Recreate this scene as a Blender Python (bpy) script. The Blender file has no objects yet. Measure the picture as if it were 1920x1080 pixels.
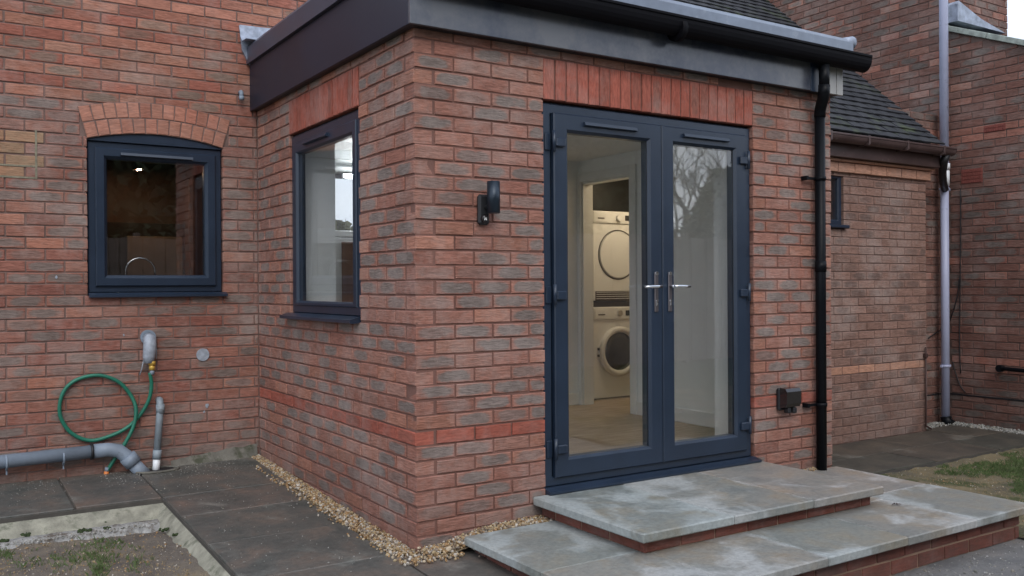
import bpy, math, random
import numpy as np
from mathutils import Vector, Matrix, noise as mnoise
R = math.radians
rng = random.Random(7)
S = bpy.context.scene
C = S.collection

# ------------------------------------------------------------------ camera
CP = np.array((-2.0260, -4.0248, 1.3173)); YAW, PIT, ROL, F = -0.57274, -0.0021302, -0.0061699, 1702.6
_r = np.array((math.cos(YAW), math.sin(YAW), 0)); _f = np.array((-math.sin(YAW), math.cos(YAW), 0)); _u = np.array((0, 0, 1.0))
FW = _f*math.cos(PIT)+_u*math.sin(PIT); U2 = _u*math.cos(PIT)-_f*math.sin(PIT)
RT = _r*math.cos(ROL)+U2*math.sin(ROL); UP = U2*math.cos(ROL)-_r*math.sin(ROL)
cam = bpy.data.cameras.new('camera'); co = bpy.data.objects.new('camera', cam); C.objects.link(co)
cam.sensor_width = 36; cam.lens = F/1920*36; cam.clip_end = 900; cam.clip_start = .05
co.matrix_world = Matrix(((RT[0], UP[0], -FW[0], CP[0]), (RT[1], UP[1], -FW[1], CP[1]), (RT[2], UP[2], -FW[2], CP[2]), (0, 0, 0, 1)))
S.camera = co

def px(p):
    d = np.array(p)-CP; w = d@FW
    if w < .05: return None
    return 960+F*(d@RT)/w, 540-F*(d@UP)/w, w

# ------------------------------------------------------------------ light
SUN_EL, SUN_AZ = 42, 200          # overcast: very soft sun from behind the camera
w = bpy.data.worlds.new('World'); S.world = w; w.use_nodes = True
nt = w.node_tree; nt.nodes.clear()
def N(nt, t, **k):
    n = nt.nodes.new(t)
    for a, b in k.items():
        if a == 'inp':
            for i, v in b.items(): n.inputs[i].default_value = v
        else: setattr(n, a, b)
    return n
sky = N(nt, 'ShaderNodeTexSky', sky_type='NISHITA', sun_disc=False, sun_elevation=R(SUN_EL), sun_rotation=R(SUN_AZ), dust_density=3.0, altitude=80)
tc = N(nt, 'ShaderNodeTexCoord'); mp = N(nt, 'ShaderNodeMapping'); mp.inputs['Scale'].default_value = (1, 1, 2.5)
cn = N(nt, 'ShaderNodeTexNoise', inp={'Scale': 1.9, 'Detail': 6.0, 'Roughness': .55})
cr = N(nt, 'ShaderNodeValToRGB'); e = cr.color_ramp.elements
e[0].position = .3; e[0].color = (4.7, 5.5, 7.0, 1); e[1].position = .7; e[1].color = (7.7, 7.9, 8.4, 1)
mx = N(nt, 'ShaderNodeMix', data_type='RGBA'); mx.inputs[0].default_value = .8
bg = N(nt, 'ShaderNodeBackground'); bg.inputs[1].default_value = .1
out = N(nt, 'ShaderNodeOutputWorld')
L = nt.links.new
L(tc.outputs['Generated'], mp.inputs[0]); L(mp.outputs[0], cn.inputs['Vector']); L(cn.outputs[0], cr.inputs[0])
L(sky.outputs[0], mx.inputs[6]); L(cr.outputs[0], mx.inputs[7]); L(mx.outputs[2], bg.inputs[0]); L(bg.outputs[0], out.inputs[0])
sl = bpy.data.lights.new('sun', 'SUN'); sl.energy = .55; sl.angle = R(35); sl.color = (1, .95, .89)
so = bpy.data.objects.new('sun', sl); C.objects.link(so)
# sun_rotation is clockwise from +Y: direction to the sun
az = R(SUN_AZ); sd = Vector((math.sin(az)*math.cos(R(SUN_EL)), math.cos(az)*math.cos(R(SUN_EL)), math.sin(R(SUN_EL))))
so.rotation_euler = sd.to_track_quat('Z', 'Y').to_euler()
vs = S.view_settings; vs.view_transform = 'Standard'; vs.look = 'None'; vs.gamma = 1; vs.use_curve_mapping = False; vs.exposure = 1.0
S.cycles.max_bounces = 10; S.cycles.transparent_max_bounces = 16; S.cycles.glossy_bounces = 6
S.cycles.use_denoising = True; S.cycles.sample_clamp_indirect = 6

# ------------------------------------------------------------------ node helpers
def mat(name):
    m = bpy.data.materials.new(name); m.use_nodes = True; t = m.node_tree
    return m, t, t.nodes['Principled BSDF'], t.links.new
def plain(name, col, rough=.5, metal=0., var=.12, scale=6., bump=0., bscale=40., spec=.5, coat=0, dirt_or_sheen=None):
    m, t, b, L = mat(name)
    b.inputs['Metallic'].default_value = metal; b.inputs['Roughness'].default_value = rough
    b.inputs['Specular IOR Level'].default_value = spec; b.inputs['Coat Weight'].default_value = coat
    g = N(t, 'ShaderNodeNewGeometry')
    n = N(t, 'ShaderNodeTexNoise', inp={'Scale': scale, 'Detail': 5.0, 'Roughness': .6}); L(g.outputs['Position'], n.inputs['Vector'])
    r = N(t, 'ShaderNodeValToRGB'); e = r.color_ramp.elements; e[0].position = .3; e[1].position = .7
    e[0].color = (*[c*(1-var) for c in col], 1); e[1].color = (*[min(1, c*(1+var)) for c in col], 1)
    L(n.outputs[0], r.inputs[0]); colo = r.outputs[0]
    if dirt_or_sheen:
        n2 = N(t, 'ShaderNodeTexNoise', inp={'Scale': dirt_or_sheen[1], 'Detail': 7.0, 'Roughness': .7}); L(g.outputs['Position'], n2.inputs['Vector'])
        r2 = N(t, 'ShaderNodeMapRange', inp={1: dirt_or_sheen[2], 2: dirt_or_sheen[2]+.12}); L(n2.outputs[0], r2.inputs[0])
        x = N(t, 'ShaderNodeMix', data_type='RGBA'); L(r2.outputs[0], x.inputs[0]); L(colo, x.inputs[6]); x.inputs[7].default_value = (*dirt_or_sheen[0], 1); colo = x.outputs[2]
    L(colo, b.inputs['Base Color'])
    mr = N(t, 'ShaderNodeMapRange', inp={3: rough*.8, 4: min(1, rough*1.25)}); L(n.outputs[0], mr.inputs[0]); L(mr.outputs[0], b.inputs['Roughness'])
    if bump:
        n3 = N(t, 'ShaderNodeTexNoise', inp={'Scale': bscale, 'Detail': 6.0, 'Roughness': .65}); L(g.outputs['Position'], n3.inputs['Vector'])
        bp = N(t, 'ShaderNodeBump', inp={'Strength': 1.0, 'Distance': bump}); L(n3.outputs[0], bp.inputs['Height']); L(bp.outputs[0], b.inputs['Normal'])
    return m

def brick_mat(name, red, red2, grey, greyness=.75, striae=.0022, bright=.18, pale=.15, pale_col=(.42, .36, .33), damp=0.3):
    """rustic fired clay: per brick tone, a grey flashed heart on some of them, drag-wire furrows"""
    m, t, b, L = mat(name)
    bl = N(t, 'ShaderNodeAttribute', attribute_name='bl'); bn = N(t, 'ShaderNodeAttribute', attribute_name='bn'); rn = N(t, 'ShaderNodeAttribute', attribute_name='rnd')
    oi = N(t, 'ShaderNodeObjectInfo')
    ad = N(t, 'ShaderNodeMath', operation='ADD'); L(rn.outputs['Fac'], ad.inputs[0]); L(oi.outputs['Random'], ad.inputs[1])
    wn = N(t, 'ShaderNodeTexWhiteNoise', noise_dimensions='1D'); L(ad.outputs[0], wn.inputs['W'])
    sp = N(t, 'ShaderNodeSeparateColor'); L(wn.outputs['Color'], sp.inputs[0])
    off = N(t, 'ShaderNodeVectorMath', operation='SCALE', inp={'Scale': 9.0}); L(wn.outputs['Color'], off.inputs[0])
    lp = N(t, 'ShaderNodeVectorMath', operation='ADD'); L(bl.outputs['Vector'], lp.inputs[0]); L(off.outputs[0], lp.inputs[1])
    # furrows: stretched noise
    st = N(t, 'ShaderNodeMapping'); st.inputs['Scale'].default_value = (11, 11, 62); L(lp.outputs[0], st.inputs[0])
    fn = N(t, 'ShaderNodeTexNoise', inp={'Scale': 1.6, 'Detail': 4.0, 'Roughness': .62, 'Distortion': .6}); L(st.outputs[0], fn.inputs['Vector'])
    mn = N(t, 'ShaderNodeTexNoise', inp={'Scale': 15.0, 'Detail': 5.0, 'Roughness': .6}); L(lp.outputs[0], mn.inputs['Vector'])
    # base tone
    bc = N(t, 'ShaderNodeMix', data_type='RGBA'); L(sp.outputs[0], bc.inputs[0]); bc.inputs[6].default_value = (*red, 1); bc.inputs[7].default_value = (*red2, 1)
    # heart mask from normalised coords
    ab = N(t, 'ShaderNodeVectorMath', operation='ABSOLUTE'); L(bn.outputs['Vector'], ab.inputs[0])
    sx = N(t, 'ShaderNodeSeparateXYZ'); L(ab.outputs[0], sx.inputs[0])
    px_ = N(t, 'ShaderNodeMath', operation='POWER', inp={1: 3.0}); L(sx.outputs[0], px_.inputs[0])
    pz_ = N(t, 'ShaderNodeMath', operation='POWER', inp={1: 3.0}); L(sx.outputs[2], pz_.inputs[0])
    sm = N(t, 'ShaderNodeMath', operation='ADD'); L(px_.outputs[0], sm.inputs[0]); L(pz_.outputs[0], sm.inputs[1])
    s2 = N(t, 'ShaderNodeMath', operation='MULTIPLY_ADD', inp={1: 2.2, 2: -1.1}); L(mn.outputs[0], s2.inputs[0])
    s3 = N(t, 'ShaderNodeMath', operation='ADD'); L(sm.outputs[0], s3.inputs[0]); L(s2.outputs[0], s3.inputs[1])
    hm = N(t, 'ShaderNodeMapRange', inp={1: .95, 2: .25, 3: 0.0, 4: 1.0}); hm.interpolation_type = 'SMOOTHSTEP'; L(s3.outputs[0], hm.inputs[0])
    gp = N(t, 'ShaderNodeMapRange', inp={1: 1-greyness, 2: min(1.0, 1-greyness+.45), 3: 0.0, 4: .88}); L(sp.outputs[1], gp.inputs[0])
    hg = N(t, 'ShaderNodeMath', operation='MULTIPLY'); L(hm.outputs[0], hg.inputs[0]); L(gp.outputs[0], hg.inputs[1])
    m1 = N(t, 'ShaderNodeMix', data_type='RGBA'); L(hg.outputs[0], m1.inputs[0]); L(bc.outputs[2], m1.inputs[6]); m1.inputs[7].default_value = (*grey, 1)
    # furrow value + per brick value
    fv = N(t, 'ShaderNodeMapRange', inp={1: .34, 2: .68, 3: .72, 4: 1.24}); L(fn.outputs[0], fv.inputs[0])
    bv = N(t, 'ShaderNodeMapRange', inp={3: 1-bright, 4: 1+bright}); L(sp.outputs[2], bv.inputs[0])
    mu = N(t, 'ShaderNodeMath', operation='MULTIPLY'); L(fv.outputs[0], mu.inputs[0]); L(bv.outputs[0], mu.inputs[1])
    hs = N(t, 'ShaderNodeVectorMath', operation='SCALE'); L(m1.outputs[2], hs.inputs[0]); L(mu.outputs[0], hs.inputs['Scale'])
    # lime bloom and damp stains, in place on the wall
    g = N(t, 'ShaderNodeNewGeometry')
    pn = N(t, 'ShaderNodeTexNoise', inp={'Scale': 2.6, 'Detail': 9.0, 'Roughness': .76}); L(g.outputs['Position'], pn.inputs['Vector'])
    pr = N(t, 'ShaderNodeMapRange', inp={1: .46, 2: .78, 3: 0.0, 4: pale*3}); L(pn.outputs[0], pr.inputs[0])
    m2 = N(t, 'ShaderNodeMix', data_type='RGBA'); L(pr.outputs[0], m2.inputs[0]); L(hs.outputs[0], m2.inputs[6]); m2.inputs[7].default_value = (*pale_col, 1)
    sz = N(t, 'ShaderNodeSeparateXYZ'); L(g.outputs['Position'], sz.inputs[0])
    dz = N(t, 'ShaderNodeMapRange', inp={1: .42, 2: .0, 3: 0.0, 4: 1.0}); L(sz.outputs[2], dz.inputs[0])
    dn = N(t, 'ShaderNodeTexNoise', inp={'Scale': 6.0, 'Detail': 6.0, 'Roughness': .7}); L(g.outputs['Position'], dn.inputs['Vector'])
    dd = N(t, 'ShaderNodeMath', operation='MULTIPLY'); L(dz.outputs[0], dd.inputs[0]); L(dn.outputs[0], dd.inputs[1])
    d2 = N(t, 'ShaderNodeMath', operation='MULTIPLY', inp={1: damp*2}, use_clamp=True); L(dd.outputs[0], d2.inputs[0])
    m3 = N(t, 'ShaderNodeMix', data_type='RGBA'); L(d2.outputs[0], m3.inputs[0]); L(m2.outputs[2], m3.inputs[6]); m3.inputs[7].default_value = (.075, .05, .042, 1)
    L(m3.outputs[2], b.inputs['Base Color'])
    b.inputs['Roughness'].default_value = .88; b.inputs['Specular IOR Level'].default_value = .25
    bh = N(t, 'ShaderNodeMath', operation='MULTIPLY_ADD', inp={1: .5}); L(mn.outputs[0], bh.inputs[0]); L(fn.outputs[0], bh.inputs[2])
    bp = N(t, 'ShaderNodeBump', inp={'Strength': .9, 'Distance': striae*2.6}); L(bh.outputs[0], bp.inputs['Height']); L(bp.outputs[0], b.inputs['Normal'])
    return m

M = {}
M['brick'] = brick_mat('rustic_brick', (.285, .126, .094), (.34, .168, .126), (.19, .165, .15), .86, pale=.22, bright=.12)
M['quoin'] = brick_mat('quoin_brick', (.335, .148, .102), (.375, .18, .128), (.21, .165, .15), .45, pale=.24)
M['old'] = brick_mat('weathered_brick', (.25, .102, .078), (.31, .15, .11), (.18, .148, .132), .78, bright=.12, pale=.22)
M['old_upper'] = brick_mat('upper_weathered_brick', (.3, .108, .078), (.35, .165, .112), (.21, .158, .125), .5, bright=.15, pale=.2)
M['patch'] = brick_mat('sandy_patch_brick', (.31, .17, .105), (.34, .195, .12), (.24, .18, .12), .4, bright=.1, pale=.25, pale_col=(.36, .33, .23))
M['red'] = brick_mat('red_band_brick', (.315, .09, .062), (.35, .11, .078), (.22, .095, .072), .4, striae=.0007, bright=.14, pale=.16)
M['orange'] = brick_mat('orange_arch_brick', (.36, .15, .105), (.42, .2, .14), (.36, .18, .13), .2, striae=.0008, bright=.14, pale=.1)
M['garage'] = brick_mat('buff_pink_brick', (.245, .145, .115), (.285, .172, .137), (.155, .105, .09), .6, bright=.1, pale=.26)
M['garage_band'] = brick_mat('buff_band_brick', (.42, .22, .15), (.47, .26, .18), (.35, .18, .14), .1, striae=.0008, bright=.08)
M['tall'] = brick_mat('dark_rustic_brick', (.165, .078, .061), (.2, .102, .08), (.125, .108, .097), .66, bright=.14, pale=.14)
M['tall_band'] = brick_mat('salmon_band_brick', (.26, .115, .085), (.3, .135, .1), (.28, .14, .11), .05, bright=.1)
M['step_brick'] = brick_mat('step_red_brick', (.2, .055, .038), (.26, .075, .05), (.16, .06, .045), .1, striae=.0008, bright=.2, damp=.5)
M['mortar'] = plain('reddish_mortar', (.19, .095, .075), .95, var=.25, bump=.003, bscale=120)
M['mortar_old'] = plain('weathered_mortar', (.19, .125, .108), .95, var=.3, bump=.003, bscale=120)
M['mortar_paving'] = plain('dark_paving_joint', (.07, .065, .058), .95, var=.3)
M['mortar_tall'] = plain('pale_mortar', (.145, .098, .083), .95, var=.4, bump=.003, bscale=120)
M['mortar_step'] = plain('buff_mortar', (.3, .2, .14), .95, var=.3, bump=.003, bscale=120)
M['navy'] = plain('anthracite_upvc', (.0175, .03, .054), .3, var=.16, scale=3, spec=.55, bump=.0002, bscale=300)
M['navy_dark'] = plain('anthracite_gasket', (.008, .01, .014), .5)
M['fascia'] = plain('anthracite_fascia', (.052, .062, .09), .24, var=.15, scale=1.2, spec=.6, dirt_or_sheen=((.125, .13, .145), .8, .46))  # the paler blotches paint the reflected sheen of the front fascia
M['fascia_side'] = plain('dark_side_fascia', (.012, .018, .036), .42, var=.15, scale=1.5)  # same fascia on the less lit side, shade put into the colour
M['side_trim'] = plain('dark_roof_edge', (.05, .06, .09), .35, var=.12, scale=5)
M['fascia_pale'] = plain('pale_dusty_fascia', (.33, .33, .32), .35, var=.1)  # pale tone of the end boards paints a reflection
M['trim'] = plain('grey_roof_trim', (.19, .23, .3), .33, var=.15, scale=9, dirt_or_sheen=((.3, .34, .4), 8, .58))
M['lead'] = plain('lead_flashing', (.3, .34, .42), .45, metal=.3, var=.35, scale=16, bump=.004, bscale=14)
M['black'] = plain('black_upvc', (.006, .007, .009), .36, var=.1, spec=.12)
M['gutter'] = plain('dull_black_gutter', (.005, .005, .007), .6, var=.1, spec=.1)
M['black_matt'] = plain('black_matt', (.012, .013, .016), .5, var=.1)
M['lamp'] = plain('dark_metal_lamp', (.022, .035, .052), .35, metal=.4)
M['chrome'] = plain('chrome', (.75, .77, .8), .16, metal=1., var=.03)
M['handle_plate'] = plain('brushed_backplate', (.2, .18, .19), .3, metal=.8, var=.05)
M['brown'] = plain('brown_upvc', (.075, .05, .048), .35, var=.25, scale=7, dirt_or_sheen=((.2, .17, .15), 9, .6))
M['tile'] = None
M['grey_pipe'] = plain('grey_pipe', (.21, .26, .325), .5, var=.12, scale=10, dirt_or_sheen=((.1, .12, .13), 20, .62))
M['pale_pipe'] = plain('pale_grey_pipe', (.25, .3, .34), .5, var=.15, scale=12, dirt_or_sheen=((.12, .13, .12), 18, .58))
M['lilac'] = plain('pale_lilac_pipe', (.4, .43, .58), .4, var=.06, dirt_or_sheen=((.25, .27, .35), 6, .6))
M['white_pipe'] = plain('white_pipe', (.8, .84, .88), .35, var=.03)
M['hose'] = plain('green_hose', (.016, .16, .105), .4, var=.15)
M['brass'] = plain('brass_yellow', (.62, .4, .08), .35, metal=.3)
M['orange_plastic'] = plain('orange_plastic', (.75, .24, .06), .4)
M['insul'] = plain('grey_foil_insulation', (.32, .36, .42), .42, var=.25, scale=30, bump=.004, bscale=60)
M['plaster'] = plain('white_plaster', (.84, .86, .86), .8, var=.03)
M['plaster_warm'] = plain('cream_plaster', (.6, .54, .44), .8, var=.05)
M['white'] = plain('white_gloss', (.76, .77, .77), .35, var=.02)
M['appliance'] = plain('white_enamel', (.8, .81, .82), .22, var=.02)
M['dark_glass'] = plain('dark_door_glass', (.03, .033, .04), .08, var=.2, spec=.8)
M['grille'] = plain('dark_grille', (.05, .04, .035), .5)
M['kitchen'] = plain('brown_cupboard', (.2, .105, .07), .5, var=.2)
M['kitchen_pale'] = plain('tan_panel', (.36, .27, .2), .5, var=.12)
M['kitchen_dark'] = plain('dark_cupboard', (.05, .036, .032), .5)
M['wire'] = plain('black_cable', (.012, .01, .012), .6)
M['copper'] = plain('aged_copper', (.07, .04, .035), .5, metal=.3)
M['socket'] = plain('smoked_socket_box', (.018, .016, .018), .15, var=.2, spec=.7)
M['terracotta'] = plain('terracotta', (.2, .055, .042), .85, var=.2, scale=40)
M['coping'] = plain('lichened_coping', (.3, .34, .31), .8, var=.35, scale=14, bump=.004, bscale=40, dirt_or_sheen=((.1, .12, .07), 12, .58))
M['haunch'] = plain('cream_concrete', (.29, .285, .23), .9, var=.35, scale=11, bump=.006, bscale=60, dirt_or_sheen=((.12, .13, .09), 8, .54))
M['smear'] = plain('grey_mortar_smear', (.15, .145, .125), .95, var=.35, scale=9, bump=.006, bscale=40, dirt_or_sheen=((.07, .075, .05), 7, .52))
M['patch_mortar'] = plain('greenish_patch_mortar', (.22, .2, .145), .95, var=.3, scale=30)
M['moss'] = plain('moss', (.028, .045, .014), 1., var=.5, scale=60)
M['grass'] = plain('grass_blade', (.085, .13, .04), .7, var=.4, scale=20)
M['dryleaf'] = plain('dead_grass', (.3, .23, .13), .8, var=.3, scale=20)

def tile_mat():
    m, t, b, L = mat('slate_grey_tile')
    g = N(t, 'ShaderNodeNewGeometry'); oi = N(t, 'ShaderNodeObjectInfo'); rn = N(t, 'ShaderNodeAttribute', attribute_name='rnd')
    ad = N(t, 'ShaderNodeMath', operation='ADD'); L(rn.outputs['Fac'], ad.inputs[0]); L(oi.outputs['Random'], ad.inputs[1])
    wn = N(t, 'ShaderNodeTexWhiteNoise', noise_dimensions='1D'); L(ad.outputs[0], wn.inputs['W'])
    a = N(t, 'ShaderNodeMix', data_type='RGBA'); L(wn.outputs['Value'], a.inputs[0]); a.inputs[6].default_value = (.013, .015, .02, 1); a.inputs[7].default_value = (.028, .03, .037, 1)
    n = N(t, 'ShaderNodeTexNoise', inp={'Scale': 3.5, 'Detail': 8.0, 'Roughness': .75}); L(g.outputs['Position'], n.inputs['Vector'])
    mr = N(t, 'ShaderNodeMapRange', inp={1: .54, 2: .68, 4: .8}); L(n.outputs[0], mr.inputs[0])
    c = N(t, 'ShaderNodeMix', data_type='RGBA'); L(mr.outputs[0], c.inputs[0]); L(a.outputs[2], c.inputs[6]); c.inputs[7].default_value = (.055, .075, .03, 1)
    L(c.outputs[2], b.inputs['Base Color']); b.inputs['Roughness'].default_value = .75
    n2 = N(t, 'ShaderNodeTexNoise', inp={'Scale': 60.0, 'Detail': 5.0}); L(g.outputs['Position'], n2.inputs['Vector'])
    bp = N(t, 'ShaderNodeBump', inp={'Strength': .8, 'Distance': .004}); L(n2.outputs[0], bp.inputs['Height']); L(bp.outputs[0], b.inputs['Normal'])
    return m
M['tile'] = tile_mat()

def slab_mat(name, c1, c2, c3, pale, pale_at, wet=.35, scale=2.2, rough=.75, edge=.07):
    m, t, b, L = mat(name)
    g = N(t, 'ShaderNodeNewGeometry'); oi = N(t, 'ShaderNodeObjectInfo')
    of = N(t, 'ShaderNodeVectorMath', operation='SCALE'); of.inputs[0].default_value = (7, 3, 5); L(oi.outputs['Random'], of.inputs['Scale'])
    po = N(t, 'ShaderNodeVectorMath', operation='ADD'); L(g.outputs['Position'], po.inputs[0]); L(of.outputs[0], po.inputs[1])
    n = N(t, 'ShaderNodeTexNoise', inp={'Scale': scale*1.6, 'Detail': 8.0, 'Roughness': .62, 'Distortion': .4}); L(po.outputs[0], n.inputs['Vector'])
    r = N(t, 'ShaderNodeValToRGB'); e = r.color_ramp.elements; e[0].position = .32; e[0].color = (*c1, 1); e[1].position = .66; e[1].color = (*c3, 1)
    k = e.new(.5); k.color = (*c2, 1); L(n.outputs[0], r.inputs[0])
    n2 = N(t, 'ShaderNodeTexNoise', inp={'Scale': scale, 'Detail': 7.0, 'Roughness': .58, 'Distortion': .35}); L(g.outputs['Position'], n2.inputs['Vector'])
    # dried, paler areas and towards the slab edges
    bn = N(t, 'ShaderNodeAttribute', attribute_name='bn'); ab = N(t, 'ShaderNodeVectorMath', operation='ABSOLUTE'); L(bn.outputs['Vector'], ab.inputs[0])
    sx = N(t, 'ShaderNodeSeparateXYZ'); L(ab.outputs[0], sx.inputs[0])
    mxx = N(t, 'ShaderNodeMath', operation='MAXIMUM'); L(sx.outputs[0], mxx.inputs[0]); L(sx.outputs[1], mxx.inputs[1])
    pw = N(t, 'ShaderNodeMath', operation='POWER', inp={1: 7.0}); L(mxx.outputs[0], pw.inputs[0])
    ma = N(t, 'ShaderNodeMath', operation='MULTIPLY_ADD', inp={1: edge}); L(pw.outputs[0], ma.inputs[0]); L(n2.outputs[0], ma.inputs[2])
    mr = N(t, 'ShaderNodeMapRange', inp={1: pale_at-.05, 2: pale_at+.08, 3: 0., 4: .7}); mr.interpolation_type = 'SMOOTHSTEP'; L(ma.outputs[0], mr.inputs[0])
    n3 = N(t, 'ShaderNodeTexNoise', inp={'Scale': 38.0, 'Detail': 4.0, 'Roughness': .7}); L(g.outputs['Position'], n3.inputs['Vector'])
    m0 = N(t, 'ShaderNodeMapRange', inp={1: .3, 2: .7, 3: .78, 4: 1.18}); L(n3.outputs[0], m0.inputs[0])
    x = N(t, 'ShaderNodeMix', data_type='RGBA'); L(mr.outputs[0], x.inputs[0]); L(r.outputs[0], x.inputs[6]); x.inputs[7].default_value = (*pale, 1)
    sc = N(t, 'ShaderNodeVectorMath', operation='SCALE'); L(x.outputs[2], sc.inputs[0]); L(m0.outputs[0], sc.inputs['Scale'])
    tw = N(t, 'ShaderNodeTexWhiteNoise', noise_dimensions='1D'); L(oi.outputs['Random'], tw.inputs['W'])
    tm = N(t, 'ShaderNodeMix', data_type='RGBA'); L(tw.outputs['Value'], tm.inputs[0]); tm.inputs[6].default_value = (.9, .94, .92, 1); tm.inputs[7].default_value = (1.16, 1.03, .98, 1)
    tv = N(t, 'ShaderNodeVectorMath', operation='MULTIPLY'); L(sc.outputs[0], tv.inputs[0]); L(tm.outputs[2], tv.inputs[1])
    L(tv.outputs[0], b.inputs['Base Color'])
    rr = N(t, 'ShaderNodeMapRange', inp={1: 0., 2: .85, 3: wet, 4: rough}); L(mr.outputs[0], rr.inputs[0]); L(rr.outputs[0], b.inputs['Roughness'])
    bp = N(t, 'ShaderNodeBump', inp={'Strength': .9, 'Distance': .006})
    n4 = N(t, 'ShaderNodeTexNoise', inp={'Scale': 11.0, 'Detail': 9.0, 'Roughness': .68}); L(g.outputs['Position'], n4.inputs['Vector'])
    L(n4.outputs[0], bp.inputs['Height']); L(bp.outputs[0], b.inputs['Normal'])
    return m
M['sandstone'] = slab_mat('wet_sandstone', (.185, .21, .21), (.235, .248, .235), (.27, .25, .205), (.4, .44, .455), .57, wet=.38)
M['paver'] = slab_mat('dark_old_paver', (.058, .067, .065), (.096, .096, .09), (.14, .115, .098), (.18, .185, .17), .62, wet=.5, scale=2.6, edge=.03)
M['paver_right'] = slab_mat('dark_brown_paver', (.05, .05, .044), (.075, .07, .058), (.1, .088, .07), (.16, .16, .14), .64, wet=.55, scale=2.2, edge=.03)

def ground_mat(name, c1, c2, c3, gcol, g_at, speck=(.35, .33, .3), bump=.02):
    m, t, b, L = mat(name)
    g = N(t, 'ShaderNodeNewGeometry')
    n = N(t, 'ShaderNodeTexNoise', inp={'Scale': 3.2, 'Detail': 9.0, 'Roughness': .68}); L(g.outputs['Position'], n.inputs['Vector'])
    r = N(t, 'ShaderNodeValToRGB'); e = r.color_ramp.elements; e[0].position = .34; e[0].color = (*c1, 1); e[1].position = .66; e[1].color = (*c3, 1)
    k = e.new(.5); k.color = (*c2, 1); L(n.outputs[0], r.inputs[0])
    n2 = N(t, 'ShaderNodeTexNoise', inp={'Scale': 2.3, 'Detail': 8.0, 'Roughness': .65}); 
    of = N(t, 'ShaderNodeVectorMath', operation='ADD'); of.inputs[1].default_value = (4.3, 1.2, 0); L(g.outputs['Position'], of.inputs[0]); L(of.outputs[0], n2.inputs['Vector'])
    mr = N(t, 'ShaderNodeMapRange', inp={1: g_at, 2: g_at+.09, 4: .85}); L(n2.outputs[0], mr.inputs[0])
    x = N(t, 'ShaderNodeMix', data_type='RGBA'); L(mr.outputs[0], x.inputs[0]); L(r.outputs[0], x.inputs[6]); x.inputs[7].default_value = (*gcol, 1)
    v = N(t, 'ShaderNodeTexVoronoi', inp={'Scale': 60.0}); L(g.outputs['Position'], v.inputs['Vector'])
    sv = N(t, 'ShaderNodeMapRange', inp={1: .22, 2: .1, 4: .55}); L(v.outputs['Distance'], sv.inputs[0])
    vc = N(t, 'ShaderNodeSeparateColor'); L(v.outputs['Color'], vc.inputs[0])
    gt = N(t, 'ShaderNodeMath', operation='GREATER_THAN', inp={1: .62}); L(vc.outputs[0], gt.inputs[0])
    ml = N(t, 'ShaderNodeMath', operation='MULTIPLY'); L(sv.outputs[0], ml.inputs[0]); L(gt.outputs[0], ml.inputs[1])
    y = N(t, 'ShaderNodeMix', data_type='RGBA'); L(ml.outputs[0], y.inputs[0]); L(x.outputs[2], y.inputs[6]); y.inputs[7].default_value = (*speck, 1)
    L(y.outputs[2], b.inputs['Base Color']); b.inputs['Roughness'].default_value = .92; b.inputs['Specular IOR Level'].default_value = .2
    n3 = N(t, 'ShaderNodeTexNoise', inp={'Scale': 45.0, 'Detail': 8.0, 'Roughness': .75}); L(g.outputs['Position'], n3.inputs['Vector'])
    bp = N(t, 'ShaderNodeBump', inp={'Strength': 1.0, 'Distance': bump}); L(n3.outputs[0], bp.inputs['Height']); L(bp.outputs[0], b.inputs['Normal'])
    return m
M['soil'] = ground_mat('garden_soil', (.135, .118, .108), (.205, .178, .148), (.29, .24, .17), (.1, .13, .05), .6)
M['soil_right'] = ground_mat('mossy_soil', (.12, .11, .09), (.2, .17, .11), (.27, .22, .13), (.07, .09, .035), .5)
M['yard'] = ground_mat('grey_grit', (.17, .17, .172), (.23, .225, .22), (.3, .28, .26), (.1, .1, .08), .7, speck=(.45, .45, .45))
M['far'] = ground_mat('far_lawn', (.05, .06, .03), (.07, .08, .04), (.09, .09, .05), (.05, .08, .03), .5)
M['mortar_bed'] = plain('pale_lime_crust', (.34, .34, .33), .95, var=.35, scale=25, bump=.012, bscale=50, dirt_or_sheen=((.13, .11, .09), 17, .5))

def glass(name, ior=1.75, tint=(.965, .975, .975)):
    m, t, b, L = mat(name); t.nodes.remove(b)
    o = [n for n in t.nodes if n.type == 'OUTPUT_MATERIAL'][0]
    fr = N(t, 'ShaderNodeFresnel', inp={'IOR': ior}); tr = N(t, 'ShaderNodeBsdfTransparent'); tr.inputs[0].default_value = (*tint, 1)
    gl = N(t, 'ShaderNodeBsdfGlossy', inp={'Roughness': .0}); mx = N(t, 'ShaderNodeMixShader')
    # backfacing would give total internal reflection: use the outside IOR on both sides
    gn = N(t, 'ShaderNodeNewGeometry'); iv = N(t, 'ShaderNodeMath', operation='DIVIDE', inp={0: 1.0, 1: ior})
    mi = N(t, 'ShaderNodeMix', data_type='FLOAT'); mi.inputs[2].default_value = ior; mi.inputs[3].default_value = 1/ior
    L(gn.outputs['Backfacing'], mi.inputs[0]); L(mi.outputs[0], fr.inputs['IOR'])
    # float glass is never quite flat
    n = N(t, 'ShaderNodeTexNoise', inp={'Scale': 1.3, 'Detail': 1.0}); L(gn.outputs['Position'], n.inputs['Vector'])
    bp = N(t, 'ShaderNodeBump', inp={'Strength': .1, 'Distance': .01}); L(n.outputs[0], bp.inputs['Height']); L(bp.outputs[0], gl.inputs['Normal'])
    L(fr.outputs[0], mx.inputs[0]); L(tr.outputs[0], mx.inputs[1]); L(gl.outputs[0], mx.inputs[2]); L(mx.outputs[0], o.inputs[0])
    return m
M['glass'] = glass('window_glass', 2.1)
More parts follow.
